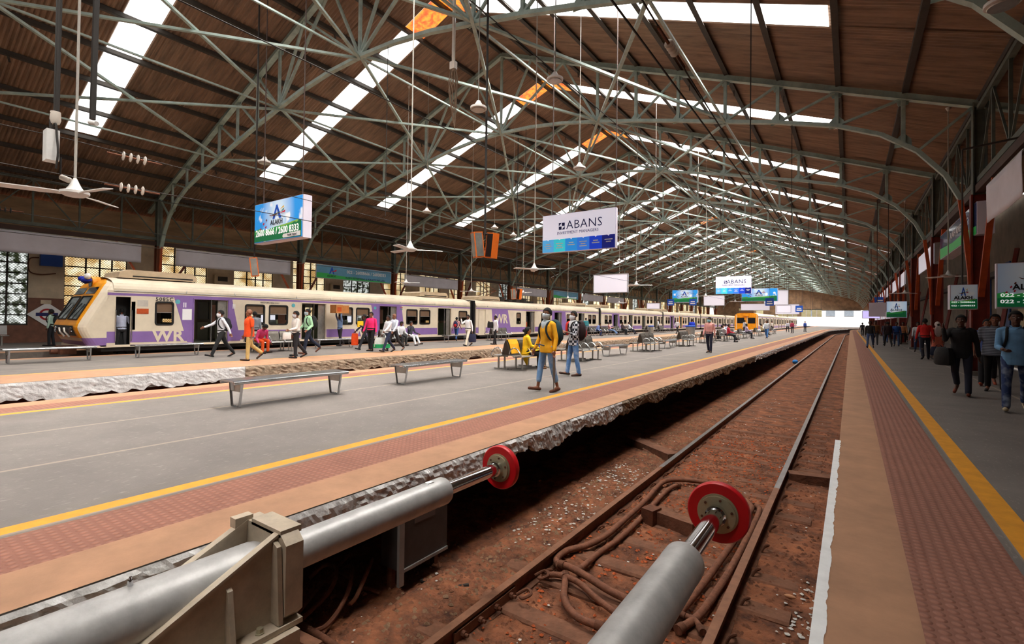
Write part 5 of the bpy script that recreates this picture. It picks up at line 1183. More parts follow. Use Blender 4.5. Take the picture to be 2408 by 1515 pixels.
# cab door
m = MB(); m.box(SX+.0, SX+.006, 6.06, 6.24, .86, 2.1)
cd = MB(); wallgrid(cd, SX, 6.02, 7.2, DZ0, 2.35, [(6.27, 6.72, DZ0, DZ1)]); cd.build('cab_side', CREAM, T1, world=True)
for q in ((6.02, 6.27, .43, .84), (6.72, 7.2, .43, .84), (6.02, 7.2, 2.17, 2.26)): bb = MB(); bb.box(SX, SX+.005, *q); bb.build('purple_band', PURPLE, T1, world=True)
m = MB(); m.box(SX-.55, SX-.5, 6.02, 6.9, .35, 2.2); m.build('cab_dark', BLACK, T1, world=True)
for yy in (6.26, 6.74): 
    m = MB(); m.tube(smoothpath([(SX+.01, yy, 1.6), (SX+.07, yy, 1.55), (SX+.07, yy, .6), (SX+.01, yy, .5)], 4), .016, 6); m.build('handrail', STAIN, T1, world=True)
m = MB(); m.box(SX-.03, SX+.0, 6.74, 6.86, .9, 1.95); m.build('slit_window', BLACK, T1, world=True)
m = MB(); m.box(SX+.005, SX+.008, 6.9, 7.28, 1.5, 1.7); m.build('orange_notice', ORANGE, T1, world=True)
m = MB(); m.box(SX+.005, SX+.008, 6.92, 7.26, 1.78, 2.02); m.build('small_notice', mat('notice_grey', (200, 192, 180)), T1, world=True)
m = MB(); m.box(SX+.012, SX+.016, 8.42, 8.76, 1.28, 1.72); m.build('white_notice', LWHITE, T1, world=True)
def ttext(s, size, y, z, m_, **k):
    me = text(s, size, face_pos_x(SX+.012, y, z), m_, None, **k); o = link('lettering', me, T1); o.location = off; return o
ttext('5085C', .2, 7.8, 2.075, LBLACK, bold=.002, sx=1.15)
for yy in (7.86, 18.0): pass
ttext('WR', .62, 7.95, .63, CREAM, bold=.02, sx=1.1); ttext('WR', .62, 17.2, .63, CREAM, bold=.02, sx=1.1)
ttext('WESTERN RAILWAY', .1, 12.0, 2.08, LBLACK); ttext('WESTERN RAILWAY', .09, 21.9, 2.05, LBLACK)
m = MB()
for yy in (8.45, 8.52, 10.35, 10.42): m.box(SX+.009, SX+.013, yy, yy+.035, 1.78, 1.98)
m.build('pictogram', LWHITE, T1, world=True)
for yy in (8.25, 13.15, 18.05):
    m = MB(); m.lathe((SX+.004, yy, 2.0), (1, 0, 0), [(0, .09), (.007, .09)], 16); m.build('roundel', mat('roundel_teal', (96, 180, 190)), T1, world=True)
for yy in (15.15, 19.9):
    m = MB(); m.box(SX+.008, SX+.012, yy, yy+.2, 2.06, 2.1); m.build('tricolour', ORANGE, T1, world=True); m = MB(); m.box(SX+.008, SX+.012, yy, yy+.2, 1.97, 2.01); m.build('tricolour', GREEN1, T1, world=True)
def gang(x, y, y2, lab='dark rubber gangway between two coaches'):
    t = thing('gangway', lab, 'gangway', (x-TW/2, (y+y2)/2, -.9)); m = MB(); m.box(x-TW+.35, x-.12, y, y2, .3, 2.72)
    for k in range(4): yy = y+(y2-y)*(k+.5)/4; m.box(x-TW+.3, x-.06, yy-.03, yy+.03, .3, 2.76)
    m.build('bellows', BLACK, t, world=True)
gang(SX, 26.4, 27.05, 'dark rubber gangway between the first and second coaches')
D2 = [(27.4, 28.1), (33.58, 34.9), (38.29, 39.6), (42.99, 44.29)]; W2_ = [(32.2, 32.79), (36.0, 36.6), (36.72, 37.5), (40.6, 41.3), (41.5, 42.2), (45.2, 45.9), (46.2, 46.95)]
T2 = coach(SX, 27.05, 47.7, D2, W2_, 'cream and purple motor coach second in the standing train, with raised roof gear', closed=(0,), diags=[(37.9, 40.3, 37.6, 40.8, 38.29, 39.6)])
o2 = -Vector(T2.location)
m = MB(); m.prism([(28.9, 2.26), (30.95, 2.26), (31.5, .38), (29.15, .38)], 'x', SX, SX+.008); m.build('purple_panel', PURPLE, T2, world=True)
me = text('WR', .95, face_pos_x(SX+.013, 30.15, 1.45), CREAM, None, bold=.03); link('lettering', me, T2).location = o2
m = MB()
for k in range(7): m.box(SX-2.0+.1*(k % 2), SX-1.0, 29.2+1.1*k, 29.7+1.1*k, 2.88, 3.05+.1*(k % 3))
m.build('roof_gear', WIRE, T2, world=True)
m = MB(); cx, cyy = SX-TW/2, 29.6
for s in (-.45, .45):
    m.bar((cx+s, cyy-.8, 2.95), (cx+s*.9, cyy+1.4, 3.7), .05); m.bar((cx+s*.9, cyy+1.4, 3.7), (cx+s*.5, cyy-.3, 4.35), .04)
m.bar((cx-.7, cyy-.3, 4.37), (cx+.7, cyy-.3, 4.37), .06); m.bar((cx-.45, cyy+1.4, 3.7), (cx+.45, cyy+1.4, 3.7), .04); m.build('pantograph', RUST, T2, world=True)
gang(SX, 47.7, 48.35, 'dark rubber gangway between the second and third coaches')
def generic(y0, n=21.0):
    D = [(y0+3.3+4.6*k, y0+4.5+4.6*k) for k in range(4)]; W = []
    for a in (y0+.9, y0+2.0, y0+5.1, y0+6.4, y0+9.7, y0+11.0, y0+14.3, y0+15.6, y0+18.9, y0+20.0): W.append((a, a+.75))
    W = [w_ for w_ in W if not any(w_[0] < b+.1 and w_[1] > a-.1 for a, b in D)]
    return D, W
y = 48.35
for i in range(5):
    D, W = generic(y)
    coach(SX, y, y+20.7, D, W, 'cream and purple %s coach of the standing train' % ORD[i+2], diags=[(D[0][0]-.5, D[0][1]+.4, D[0][0]-.2, D[0][1]+.8, D[0][0], D[0][1])] if i < 2 else (), detail=1 if i < 2 else 0, yelc=[D[1]] if i == 1 else ())
    if i < 4: gang(SX, y+20.7, y+21.35, 'dark rubber gangway after the %s coach' % ORD[i+2])
    y += 21.35
# far train with yellow front on the track left of the middle platform
FX = -11.3; yy0 = 80.5
for i in range(3):
    y = yy0+21.35*i; D, W = generic(y)
    t = coach(FX, y, y+20.7, D, W, 'cream and purple %s coach of the far yellow-fronted train' % ORD[i], detail=0)
    if i < 2: gang(FX, y+20.7, y+21.35, 'dark gangway after the %s coach of the far train' % ORD[i])
    if i == 0:
        P = [(FX, .2), (FX, 2.4), (FX-.3, 2.72), (FX-1.6, 2.9), (FX-TW+.3, 2.72), (FX-TW, 2.4), (FX-TW, .2)]
        m = MB(); m.prism(P, 'y', y-.25, y-.01); f = m.build('front', YEL, t, world=True); oo = -Vector(t.location)
        for u in (.35, 1.85): m = MB(); m.box(FX-u-1.0, FX-u, y-.27, y-.25, 1.25, 2.1); m.build('windscreen', DKGLASS, f).location = oo
        m = MB(); m.box(FX-2.0, FX-1.2, y-.4, y-.2, 2.35, 2.75); m.build('headlamp', YEL, f).location = oo
        for u in (.2, 1.5, 3.0): m = MB(); m.box(FX-u, FX-u+.08, y-.262, y-.25, .4, 2.5); m.build('cream_strip', CREAM, f).location = oo
        m = MB(); m.box(FX-2.6, FX-.6, y-.3, y+2.0, 2.85, 3.15); m.build('roof_gear', mat('gear_brown', (96, 66, 40)), t, world=True)
# ================================================================== people
SKIN = mat('skin_brown', (128, 80, 56), .55, 0, .1, 6); SKIND = mat('skin_dark', (88, 54, 40), .55, 0, .1, 6)
HAIR = mat('hair_black', (14, 12, 12), .85, 0, .3, 20)
FAB = {}
def fab(c, k='plain'):
    key = (c, k)
    if key in FAB: return FAB[key]
    nm = 'cloth_%s_%d_%d_%d' % (k, *c[:3]); m = mat(nm, c, .85, 0, .16, 9, .35, 9)
    if k != 'plain':
        N, L, b = nodes(m); src = b.inputs['Base Color'].links[0].from_socket; tc = N.new('ShaderNodeTexCoord')
        mx = N.new('ShaderNodeMix'); mx.data_type = 'RGBA'; L.new(src, mx.inputs[6])
        if k == 'check': t_ = N.new('ShaderNodeTexChecker'); t_.inputs['Scale'].default_value = 16; fac = t_.outputs['Fac']; mx.inputs[7].default_value = srgb(22, 22, 34)
        elif k == 'stripe': t_ = N.new('ShaderNodeTexWave'); t_.bands_direction = 'Z'; t_.inputs['Scale'].default_value = 9; fac = t_.outputs['Fac']; mx.inputs[7].default_value = srgb(66, 70, 84)
        elif k == 'denim': t_ = N.new('ShaderNodeTexNoise'); t_.inputs['Scale'].default_value = 7; fac = t_.outputs[0]; mx.inputs[7].default_value = srgb(190, 204, 222)
        elif k == 'floral': t_ = N.new('ShaderNodeTexVoronoi'); t_.inputs['Scale'].default_value = 16; fac = t_.outputs['Distance']; mx.inputs[7].default_value = srgb(230, 226, 220)
        r = N.new('ShaderNodeValToRGB'); r.color_ramp.elements[0].position = .5; r.color_ramp.elements[1].position = .56 if k != 'denim' else .9
        L.new(tc.outputs['Object'], t_.inputs['Vector']); L.new(fac, r.inputs[0]); L.new(r.outputs[0], mx.inputs[0]); L.new(mx.outputs[2], b.inputs['Base Color'])
    FAB[key] = m; return m
def cap(mb, p, q, r0, r1, seg=9):
    mb.tube([p, q], [r0, r1], seg); mb.ball(p, r0, seg=seg, rings=6); mb.ball(q, r1, seg=seg, rings=6)
def loft(mb, rings, seg=14):   # rings: (centre, rx, ry, matrix)
    n0 = len(mb.v)
    for c, rx, ry, M in rings:
        for k in range(seg): a = 2*pi*k/seg; mb.v.append(tuple(Vector(c)+M @ Vector((rx*cos(a), ry*sin(a), 0))))
    for i in range(len(rings)-1):
        for k in range(seg): a = n0+i*seg+k; b = n0+i*seg+(k+1) % seg; mb.f.append((a, b, b+seg, a+seg)); mb.mi.append(0)
    mb.f.append(tuple(n0+k for k in reversed(range(seg)))); mb.mi.append(0); e_ = n0+(len(rings)-1)*seg; mb.f.append(tuple(e_+k for k in range(seg))); mb.mi.append(0)
def fuse(mb, nm, m, parent, vox, smooth=2, label=None):
    me = mb.mesh(nm, m, fix=True); o = bpy.data.objects.new('tmp', me); COL.objects.link(o)
    r = o.modifiers.new('r', 'REMESH'); r.mode = 'VOXEL'; r.voxel_size = vox; r.use_smooth_shade = True
    if smooth: s = o.modifiers.new('s', 'SMOOTH'); s.factor = .5; s.iterations = smooth
    dg = bpy.context.evaluated_depsgraph_get(); out = bpy.data.meshes.new_from_object(o.evaluated_get(dg)); bpy.data.objects.remove(o)
    out.name = nm; out.materials.clear(); out.materials.append(m)
    for p in out.polygons: p.use_smooth = True
    return link(nm, out, parent, label=label)
def person(x, y, head, lab, H=1.68, z=0, hipL=0, kneeL=3, hipR=0, kneeR=3, lean=0, aL=(0, 10, 8), aR=(0, 10, 8), top=(220, 220, 225), topk='plain', sleeve='long', bottom=(30, 32, 38), botk='plain', hem='tuck', legs='long', shoe=(24, 20, 20), skin=None, hair='short', mask=None, sit=None, turn=0, nod=0, build=1.0, det=1, name='person', twist=0):
    """pose angles in degrees; arms are (swing forward, elbow bend, spread outwards)"""
    S = H/1.70; skin = skin or SKIN; t = thing(name, lab, 'person', (x, y, z), radians(head))
    th, sh = .43*S, .41*S
    def leg(side, hip, knee, spread=3):
        h = Vector((side*.092*S, 0, 0)); a = radians(hip); sp = radians(spread)*side
        k = h+Vector((sin(sp), sin(a), -cos(a)))*th; b = a-radians(knee); an = k+Vector((sin(sp)*.3, sin(b), -cos(b)))*sh
        fp = b if b < -.15 else max(b*.5, -.1)
        if sit is not None: fp = 0
        toe = an+Vector((side*.02, cos(fp)*.17*S, sin(fp)*.17*S-.03*S)); heel = an+Vector((0, -.045*S*cos(fp), -.045*S)); return h, k, an, toe, heel
    LG = {-1: leg(-1, hipL, kneeL), 1: leg(1, hipR, kneeR)}
    low = min(min(g[3].z, g[4].z, g[2].z-.05*S) for g in LG.values())-.022*S
    pz = -low if sit is None else sit+.11*S
    for s in LG: LG[s] = tuple(v+Vector((0, 0, pz)) for v in LG[s])
    R = Matrix.Rotation(-radians(lean), 3, 'X'); O = Vector((0, 0, pz))
    U = lambda p: O+R @ (Vector(p)*S)     # upper body frame: pelvis origin
    I3 = R
    B = build
    tr = [((0, .0, -.10), .125, .095), ((0, 0, -.02), .165*B, .115*B), ((0, 0, .08), .155*B, .11*B), ((0, .005, .18), .145*B, .105*B), ((0, .005, .30), .165*B, .112*B), ((0, 0, .41), .172*B, .105*B), ((0, -.005, .475), .135, .085), ((0, -.005, .51), .065, .06)]
    def torso(mb, g, i0=0, i1=8, zmin=None):
        loft(mb, [(U(c), (rx+g)*S, (ry+g)*S, I3) for c, rx, ry in tr[i0:i1]], 16)
    SHZ = .455
    def arm(side, a):
        sw, el, sp = (radians(v) for v in a[:3]); inn = radians(a[3]) if len(a) > 3 else 0
        s = U((side*.185*min(B, 1.15), 0, SHZ-.02)); d = R @ Vector((side*sin(sp), sin(sw)*cos(sp), -cos(sw)*cos(sp))); e_ = s+d*.285*S
        d2 = R @ Vector((side*(sin(sp)*.5-sin(inn)), sin(sw+el)*cos(inn), -cos(sw+el)*cos(inn))); d2.normalize(); w_ = e_+d2*.25*S; return s, e_, w_, d2
    AR = {-1: arm(-1, aL), 1: arm(1, aR)}
    hc = U((0, .015, .645)); Mh = R @ Matrix.Rotation(radians(turn), 3, 'Z') @ Matrix.Rotation(-radians(nod), 3, 'X')
    hp = lambda p: hc+Mh @ (Vector(p)*S)
    vox = {2: .0085, 1: .0105, 0: .015}[det]
    # ---- body: one continuous surface
    mb = MB(); torso(mb, -.022)
    cap(mb, U((0, -.005, .47)), hp((0, -.015, -.07)), .055*S, .052*S)
    mb.ball(hc+Mh @ Vector((0, -.008*S, .025*S)), .076*S, .092*S, .098*S, 16, 12, Mh); mb.ball(hp((0, .022, -.045)), .056*S, .062*S, .068*S, 14, 10, Mh)   # skull and jaw
    mb.ball(hp((0, .085, -.012)), .014*S, .022*S, .02*S, 8, 6, Mh); mb.tube([hp((0, .078, .03)), hp((0, .098, -.012))], [.008*S, .013*S], 6)
    mb.ball(hp((0, .076, -.055)), .026*S, .012*S, .012*S, 8, 6, Mh); mb.ball(hp((0, .07, -.095)), .024*S, .018*S, .018*S, 8, 6, Mh)
    for s in (-1, 1):
        mb.ball(hp((s*.078, -.005, -.005)), .012*S, .022*S, .032*S, 8, 6, Mh)
        s_, e_, w_, d2 = AR[s]; cap(mb, s_, e_, .044*S, .036*S); cap(mb, e_, w_, .036*S, .025*S)
        # hand: palm, four fingers of unequal length and a thumb from the side of the palm
        ax = (R @ Vector((0, 1, 0))); side_ = d2.cross(ax)
        if side_.length < .2: side_ = d2.cross(R @ Vector((1, 0, 0)))
        side_.normalize(); pn = side_.cross(d2).normalized()  # width along pn so that the thumb points forwards
        wv, cv = pn, -side_*s if (side_.x*s) > 0 else side_*s
        palm = w_+d2*.045*S; mb.ball(palm, .022*S, .040*S, .05*S, 10, 7, Matrix((cv, wv, d2)).transposed())
        for k, (o_, l_) in enumerate(((.029, .068), (.010, .078), (-.010, .072), (-.028, .056))):
            b0 = w_+d2*.08*S+wv*o_*S; b1 = b0+(d2*.9+cv*.35).normalized()*l_*.5*S; b2 = b1+(d2*.6+cv*.75).normalized()*l_*.5*S; r_ = .0095*S if det else .012*S
            mb.tube([b0, b1, b2], [r_, r_*.95, r_*.75], 7)
        b0 = w_+d2*.03*S+wv*.032*S; b1 = b0+(d2*.6+wv*.75).normalized()*.035*S; b2 = b1+(d2*.95+wv*.1+cv*.25).normalized()*.03*S; mb.tube([b0, b1, b2], [.013*S, .0115*S, .009*S], 7)
        h, k, an, toe, heel = LG[s]; cap(mb, h, k, .07*S, .048*S); mb.ball(k+(an-k)*.3+Vector((0, -.012, 0)), .046*S, .046*S, .08*S); cap(mb, k, an, .044*S, .032*S); cap(mb, an-Vector((0, 0, .015*S)), toe, .032*S, .024*S); cap(mb, heel, toe, .026*S, .022*S)
    fuse(mb, 'body', skin, t, vox)
    # ---- hair
    if hair != 'bald':
        mb = MB(); rows = 9; seg = 18; n0 = 0; g = .012
        for i in range(rows+1):
            phi = pi*.5*1.28*i/rows
            for k in range(seg):
                a = 2*pi*k/seg; lim = 1.0
                fz = sin(a)   # forwards component
                ph = min(phi, pi*.5*(.62 if fz > .55 else (.95 if fz > .1 else 1.28)))
                p = Vector(((.078+g)*sin(ph)*cos(a), (.094+g)*sin(ph)*sin(a), (.10+g)*cos(ph)))*S
                mb.v.append(tuple(hc+Mh @ (p+Vector((0, -.008*S, .025*S)))))
            if i:
                for k in range(seg): a_ = (i-1)*seg+k; b_ = (i-1)*seg+(k+1) % seg; mb.f.append((a_, b_, b_+seg, a_+seg)); mb.mi.append(0)
        ho = mb.build('hair', HAIR, t, smooth=True); so = ho.modifiers.new('t', 'SOLIDIFY'); so.thickness = .012; so.offset = -.5
        if hair == 'bun': mb = MB(); mb.ball(hp((0, -.13, .0)), .05*S, .05*S, .05*S); mb.ball(hp((0, -.06, -.06)), .07*S, .06*S, .09*S); mb.build('hair_bun', HAIR, t, smooth=True)
        if hair == 'cap': pass
    if det:
        for s in (-1, 1):
            mb = MB(); mb.ball(hp((s*.030, .082, .018)), .012*S, .006*S, .007*S, 8, 6, Mh); e1 = mb.build('eye', LWHITE, t, smooth=True)
            mb = MB(); mb.ball(hp((s*.030, .087, .018)), .0055*S, .004*S, .006*S, 8, 6, Mh); mb.build('iris', HAIR, e1, smooth=True)
            mb = MB(); mb.tube([hp((s*.014, .09, .036)), hp((s*.03, .089, .041)), hp((s*.047, .078, .036))], .0035*S, 5); mb.build('eyebrow', HAIR, t)
        if not mask: mb = MB(); mb.ball(hp((0, .087, -.055)), .022*S, .006*S, .006*S, 8, 6, Mh); mb.build('lips', mat('lips', (96, 44, 40), .5), t, smooth=True)
        if hair == 'moustache' : pass
    if mask:
        mb = MB(); rows = 7; seg = 13
        for i in range(rows+1):
            zz = .012-.125*i/rows
            for k in range(seg+1):
                a = radians(-82+164*k/seg); r_ = .082-.022*(i/rows)**2
                fr = .030*max(0, cos(a))**3*(1-abs((zz+.05)/.08)**2)
                p = Vector(((r_)*sin(a), (r_+.012+fr)*cos(a)+.008, zz-.016*(1-cos(a))*(1-i/rows)+.02*(1-cos(a))*(i/rows)))*S; mb.v.append(tuple(hc+Mh @ p))
            if i:
                for k in range(seg): a_ = (i-1)*(seg+1)+k; mb.f.append((a_, a_+1, a_+seg+2, a_+seg+1)); mb.mi.append(0)
        mo = mb.build('face_mask', fab(mask[0]), t, smooth=True); so = mo.modifiers.new('t', 'SOLIDIFY'); so.thickness = .006; so.offset = 1
        if len(mask) > 1:   # kerchief falling over the chest
            mb = MB(); loft(mb, [(U((0, .02, .53)), .075*S, .078*S, I3), (U((0, .03, .47)), .11*S, .11*S, I3), (U((0, .07, .38)), .09*S, .06*S, I3), (U((0, .11, .27)), .02*S, .015*S, I3)], 12); mb.build('kerchief', fab(mask[0]), t, smooth=True)
    # ---- shirt
    mb = MB(); g = .012
    if hem == 'tuck': torso(mb, g, 1, 7)
    elif hem == 'out': loft(mb, [(U((0, 0, -.13)), (.182*B)*S, (.135*B)*S, I3)]+[(U(c), (rx+g+.006)*S, (ry+g+.006)*S, I3) for c, rx, ry in tr[1:7]], 16)
    elif hem == 'kurta': loft(mb, [(U((0, 0, -.2)), (.2*B)*S, (.15*B)*S, I3)]+[(U(c), (rx+g+.006)*S, (ry+g+.006)*S, I3) for c, rx, ry in tr[1:7]], 16)
    mb.ball(U((0, -.005, .485)), .085*S, .075*S, .035*S, 12, 8)
    for s in (-1, 1):
        s_, e_, w_, d2 = AR[s]; cap(mb, U((s*.13, 0, SHZ)), s_, .06*S, .058*S)
        if sleeve == 'short': cap(mb, s_, s_+(e_-s_)*.72, .058*S, .056*S)
        else: cap(mb, s_, e_, .056*S, .049*S); cap(mb, e_, e_+(w_-e_)*(.92 if sleeve == 'long' else .55), .049*S, .038*S)
    tm = fab(top, topk); fuse(mb, 'shirt', tm, t, max(vox, .012), 3)
    if det and sleeve != 'none':
        mb = MB(); mb.tube([U((-.06, .035, .515)), U((-.02, .07, .48)), U((0, .1, .46))], .012*S, 6); mb.tube([U((.06, .035, .515)), U((.02, .07, .48)), U((0, .1, .46))], .012*S, 6); mb.tube([U((.055, .03, .52)), U((.06, -.03, .525)), U((0, -.07, .525)), U((-.06, -.03, .525)), U((-.055, .03, .52))], .013*S, 6); mb.build('collar', tm, t, smooth=True)
    # ---- trousers
    mb = MB(); loft(mb, [(O+Vector((0, 0, -.1*S)), .135*S, .105*S, Matrix.Identity(3)), (O+Vector((0, 0, -.03*S)), .178*B*S, .126*B*S, I3), (U((0, 0, .06)), .168*B*S, .12*B*S, I3)], 16)
    cut = {'long': .97, 'crop': .66, 'bare': 0}[legs]
    for s in (-1, 1):
        h, k, an, toe, heel = LG[s]; cap(mb, h, k, .092*S*min(B, 1.1), .066*S); cap(mb, k, k+(an-k)*cut, .064*S, .056*S)
    fuse(mb, 'trousers', fab(bottom, botk), t, max(vox, .012), 3)
    if hem == 'tuck': mb = MB(); loft(mb, [(U((0, 0, .045)), .172*B*S, .124*B*S, I3), (U((0, 0, .08)), .171*B*S, .123*B*S, I3)], 18); mb.build('belt', fab((24, 18, 16)), t, smooth=True)
    if hem == 'skirt' or legs == 'bare':
        mb = MB(); kz = (LG[-1][1]+LG[1][1])/2
        if sit is None: loft(mb, [(Vector((0, 0, .2)), .24*S, .2*S, Matrix.Identity(3)), (Vector((0, .0, .55)), .21*S, .17*S, Matrix.Identity(3)), (U((0, 0, .02)), .17*S, .13*S, I3), (U((0, 0, .12)), .16*S, .12*S, I3)], 18)
        mb.build('skirt', tm, t, smooth=True)
    # ---- shoes
    if shoe:
        for s in (-1, 1):
            h, k, an, toe, heel = LG[s]; mb = MB(); dz = Vector((0, 0, .0)); cap(mb, heel+dz, toe+(toe-heel).normalized()*.03, .036*S, .033*S); cap(mb, an-Vector((0, 0, .035*S)), heel, .036*S, .036*S); fuse(mb, 'shoe', fab(shoe), t, .012, 2)
    t['_w'] = 0
    P_ = dict(t=t, hand={s: (Matrix.Translation((x, y, z)) @ Matrix.Rotation(radians(head), 4, 'Z')) @ (AR[s][2]+AR[s][3]*.08*S) for s in (-1, 1)}, U=lambda p: (Matrix.Translation((x, y, z)) @ Matrix.Rotation(radians(head), 4, 'Z')) @ U(p), S=S, head=head)
    del t['_w']; return P_
def bag(loc, rz, w_, h_, d_, col, lab, name='bag', handle=True, cat='bag'):
    t = thing(name, lab, cat, loc, radians(rz)); mb = MB(); mb.prism([(-w_/2, -h_), (w_/2, -h_), (w_/2*.94, -.03), (-w_/2*.94, -.03)], 'x', -d_/2, d_/2) if 0 else None
    mb = MB(); loft(mb, [(Vector((0, 0, -h_)), w_*.5, d_*.5, Matrix.Identity(3)), (Vector((0, 0, -h_*.9)), w_*.56, d_*.6, Matrix.Identity(3)), (Vector((0, 0, -h_*.4)), w_*.54, d_*.58, Matrix.Identity(3)), (Vector((0, 0, -.06)), w_*.46, d_*.42, Matrix.Identity(3))], 12); mb.build('body', fab(col), t, smooth=True)
    if handle: mb = MB(); mb.tube(smoothpath([(-w_*.2, 0, -.07), (-w_*.12, 0, .0), (w_*.12, 0, .0), (w_*.2, 0, -.07)], 4), .012, 6); mb.build('handle', fab(tuple(int(c*.6) for c in col)), t, smooth=True)
    return t
def backpack(P, col, lab, s=1.0, col2=None):
    S = P['S']; c = P['U']((0, -.21*1.0, .26)); t = thing('backpack', lab, 'backpack', c, radians(P['head'])); mb = MB()
    mb.ball((0, .02, 0), .16*s*S, .12*s*S, .24*s*S, 14, 10); fuse(mb, 'body', fab(col), t, .015, 3)
    mb = MB(); mb.ball((0, -.07*s, -.06), .11*s*S, .055*s*S, .11*s*S, 12, 8); mb.build('pocket', fab(col2 or col), t, smooth=True)
    for q in (-1, 1):
        mb = MB(); mb.tube(smoothpath([(q*.09, .05, .2), (q*.1, .17, .245), (q*.11, .30, .2), (q*.12, .345, .05), (q*.15, .26, -.12), (q*.13, .1, -.18)], 4), .02, 6); mb.build('strap', fab(tuple(int(c_*.5) for c_ in col)), t, smooth=True)
    return t
WALK = dict(hipL=24, kneeL=4, hipR=-20, kneeR=22, aL=(-22, 14, 7), aR=(24, 22, 7))
WALK2 = dict(hipR=22, kneeR=4, hipL=-18, kneeL=30, aR=(-20, 14, 7), aL=(22, 22, 7))
STAND = dict(hipL=3, kneeL=4, hipR=-3, kneeR=4)
SITP = dict(hipL=84, kneeL=84, hipR=80, kneeR=80, aL=(28, 50, 10), aR=(28, 50, 10), sit=.43)
WS = (226, 228, 236)
# --- centre platform
p = person(-29.67, 6.11, 150, 'person in pale mint shirt standing on the left platform by the diamond sign', **STAND, top=(176, 206, 190), det=1, skin=SKIND); backpack(p, (20, 20, 24), 'black backpack worn by the person in mint by the diamond sign')
p = person(-22.5, 6.6, 92, 'person in pale blue shirt and charcoal trousers standing back to camera at the cab door', H=1.72, top=(206, 212, 236), bottom=(52, 50, 52), lean=4, hipL=4, kneeL=6, hipR=-3, kneeR=4, aL=(4, 12, 9), aR=(6, 18, 9)); bag(p['hand'][-1], 90, .4, .36, .1, (200, 196, 178), 'cream briefcase held by the person at the cab door')
p = person(-18.32, 8.26, 172, 'person in white shirt, face mask and dark trousers striding left with an outstretched arm', H=1.72, hipL=24, kneeL=3, hipR=-24, kneeR=14, aL=(-28, 10, 8), aR=(55, 15, 5), top=WS, bottom=(28, 28, 30), mask=[(236, 236, 240)], lean=2); backpack(p, (22, 22, 30), 'black backpack on the striding masked person in white')
person(-16.32, 8.22, 170, 'bald person in bright orange shirt and khaki trousers walking left', H=1.72, **{**WALK, 'hipR': -14, 'kneeR': 38, 'hipL': 8, 'kneeL': 6, 'aL': (-6, 14, 6), 'aR': (4, 10, 6)}, top=(246, 82, 24), sleeve='short', hem='out', bottom=(196, 168, 108), shoe=(40, 26, 20), hair='bald', build=1.12)
person(-19.35, 10.1, -80, 'person in orange trousers and pink top sitting behind the bald person', **SITP, lean=38, top=(214, 66, 120), bottom=(240, 90, 26), nod=20, hair='bun', det=1)
bag((-19.45, 9.75, .72), 0, .32, .28, .16, (26, 22, 26), 'black bag beside the sitting person in orange')
person(-21.0, 10.8, 60, 'person in grey shirt standing by the train windows behind the seats', **STAND, top=(140, 146, 156), det=1, skin=SKIND)
p = person(-16.1, 9.75, 168, 'person in white shirt and dark trousers walking left in front of two others', H=1.68, **{**WALK, 'hipL': 6, 'kneeL': 3, 'hipR': -16, 'kneeR': 24, 'aL': (16, 60, 6), 'aR': (-6, 20, 6)}, top=(232, 228, 222), bottom=(28, 28, 34), mask=[(214, 214, 220)], build=1.08); bag(p['hand'][-1], 80, .26, .3, .1, (222, 218, 214), 'white plastic bag in the hand of the pen-carrying person')
person(-16.9, 10.2, 168, 'person in white shirt half hidden behind the pen-carrying person', **STAND, top=(228, 230, 238), bottom=(36, 36, 42), det=1)
p = person(-17.6, 11.15, 172, 'tall person in mint shirt walking left with a big black backpack', H=1.82, hipL=16, kneeL=6, hipR=-26, kneeR=26, aL=(-10, 60, 10), aR=(14, 30, 8), top=(172, 220, 178), bottom=(30, 36, 56), shoe=(90, 50, 34), mask=[(190, 206, 214)]); backpack(p, (20, 20, 24), 'big black backpack on the tall person in mint', 1.15)
p = person(-21.2, 15.2, 175, 'person in blue-grey shirt carrying a carton on the head beside the train', H=1.6, **{**WALK, 'hipL': 6, 'hipR': -10, 'aL': (165, 20, 6), 'aR': (160, 20, 6)}, top=(116, 138, 176), bottom=(36, 30, 32), skin=SKIND)
t = thing('carton', 'pair of orange-brown cartons balanced on the head of the carrier by the train', 'carton', (-21.2, 15.15, 1.66)); mb = MB(); mb.box(-.25, .25, -.36, .02, 0, .42); mb.build('box', CARD, t); mb = MB(); mb.box(-.24, .24, .03, .4, 0, .4); mb.build('box', CARD, t); mb = MB(); mb.box(.25, .255, -.3, -.06, .08, .3); mb.build('print', ORANGE, t)
person(-17.17, 13.89, 196, 'person in vivid pink shirt and black trousers walking left on the centre platform', H=1.72, **{**WALK, 'hipL': 8, 'kneeL': 4, 'hipR': -4, 'kneeR': 8, 'aL': (-4, 16, 9), 'aR': (10, 18, 9)}, top=(250, 40, 116), bottom=(22, 20, 22), build=1.1, det=2)
p = person(-18.26, 14.4, 170, 'person in dark clothes holding a yellow envelope behind the vivid pink shirt', **{**WALK, 'aL': (30, 75, 4), 'hipR': -24}, top=(44, 40, 56), bottom=(34, 36, 44), skin=SKIND)
t = thing('envelope', 'bright yellow envelope held beside the vivid pink shirt', 'envelope', p['U']((-.2, .32, .32)), radians(100)); mb = MB(); mb.box(-.18, .18, -.015, .015, -.12, .14); mb.build('sheet', fab((246, 196, 30)), t)
bag(p['hand'][1], 60, .28, .6, .12, (250, 80, 16), 'long orange shopping bag hanging behind the vivid pink-shirted person')
p = person(-16.05, 13.88, 175, 'person in white shirt and navy trousers walking left with a green and white bag', **{**WALK, 'hipL': 26, 'aR': (12, 6, 8), 'aL': (40, 12, 8)}, H=1.62, top=(230, 234, 240), bottom=(30, 38, 66), skin=SKIND)
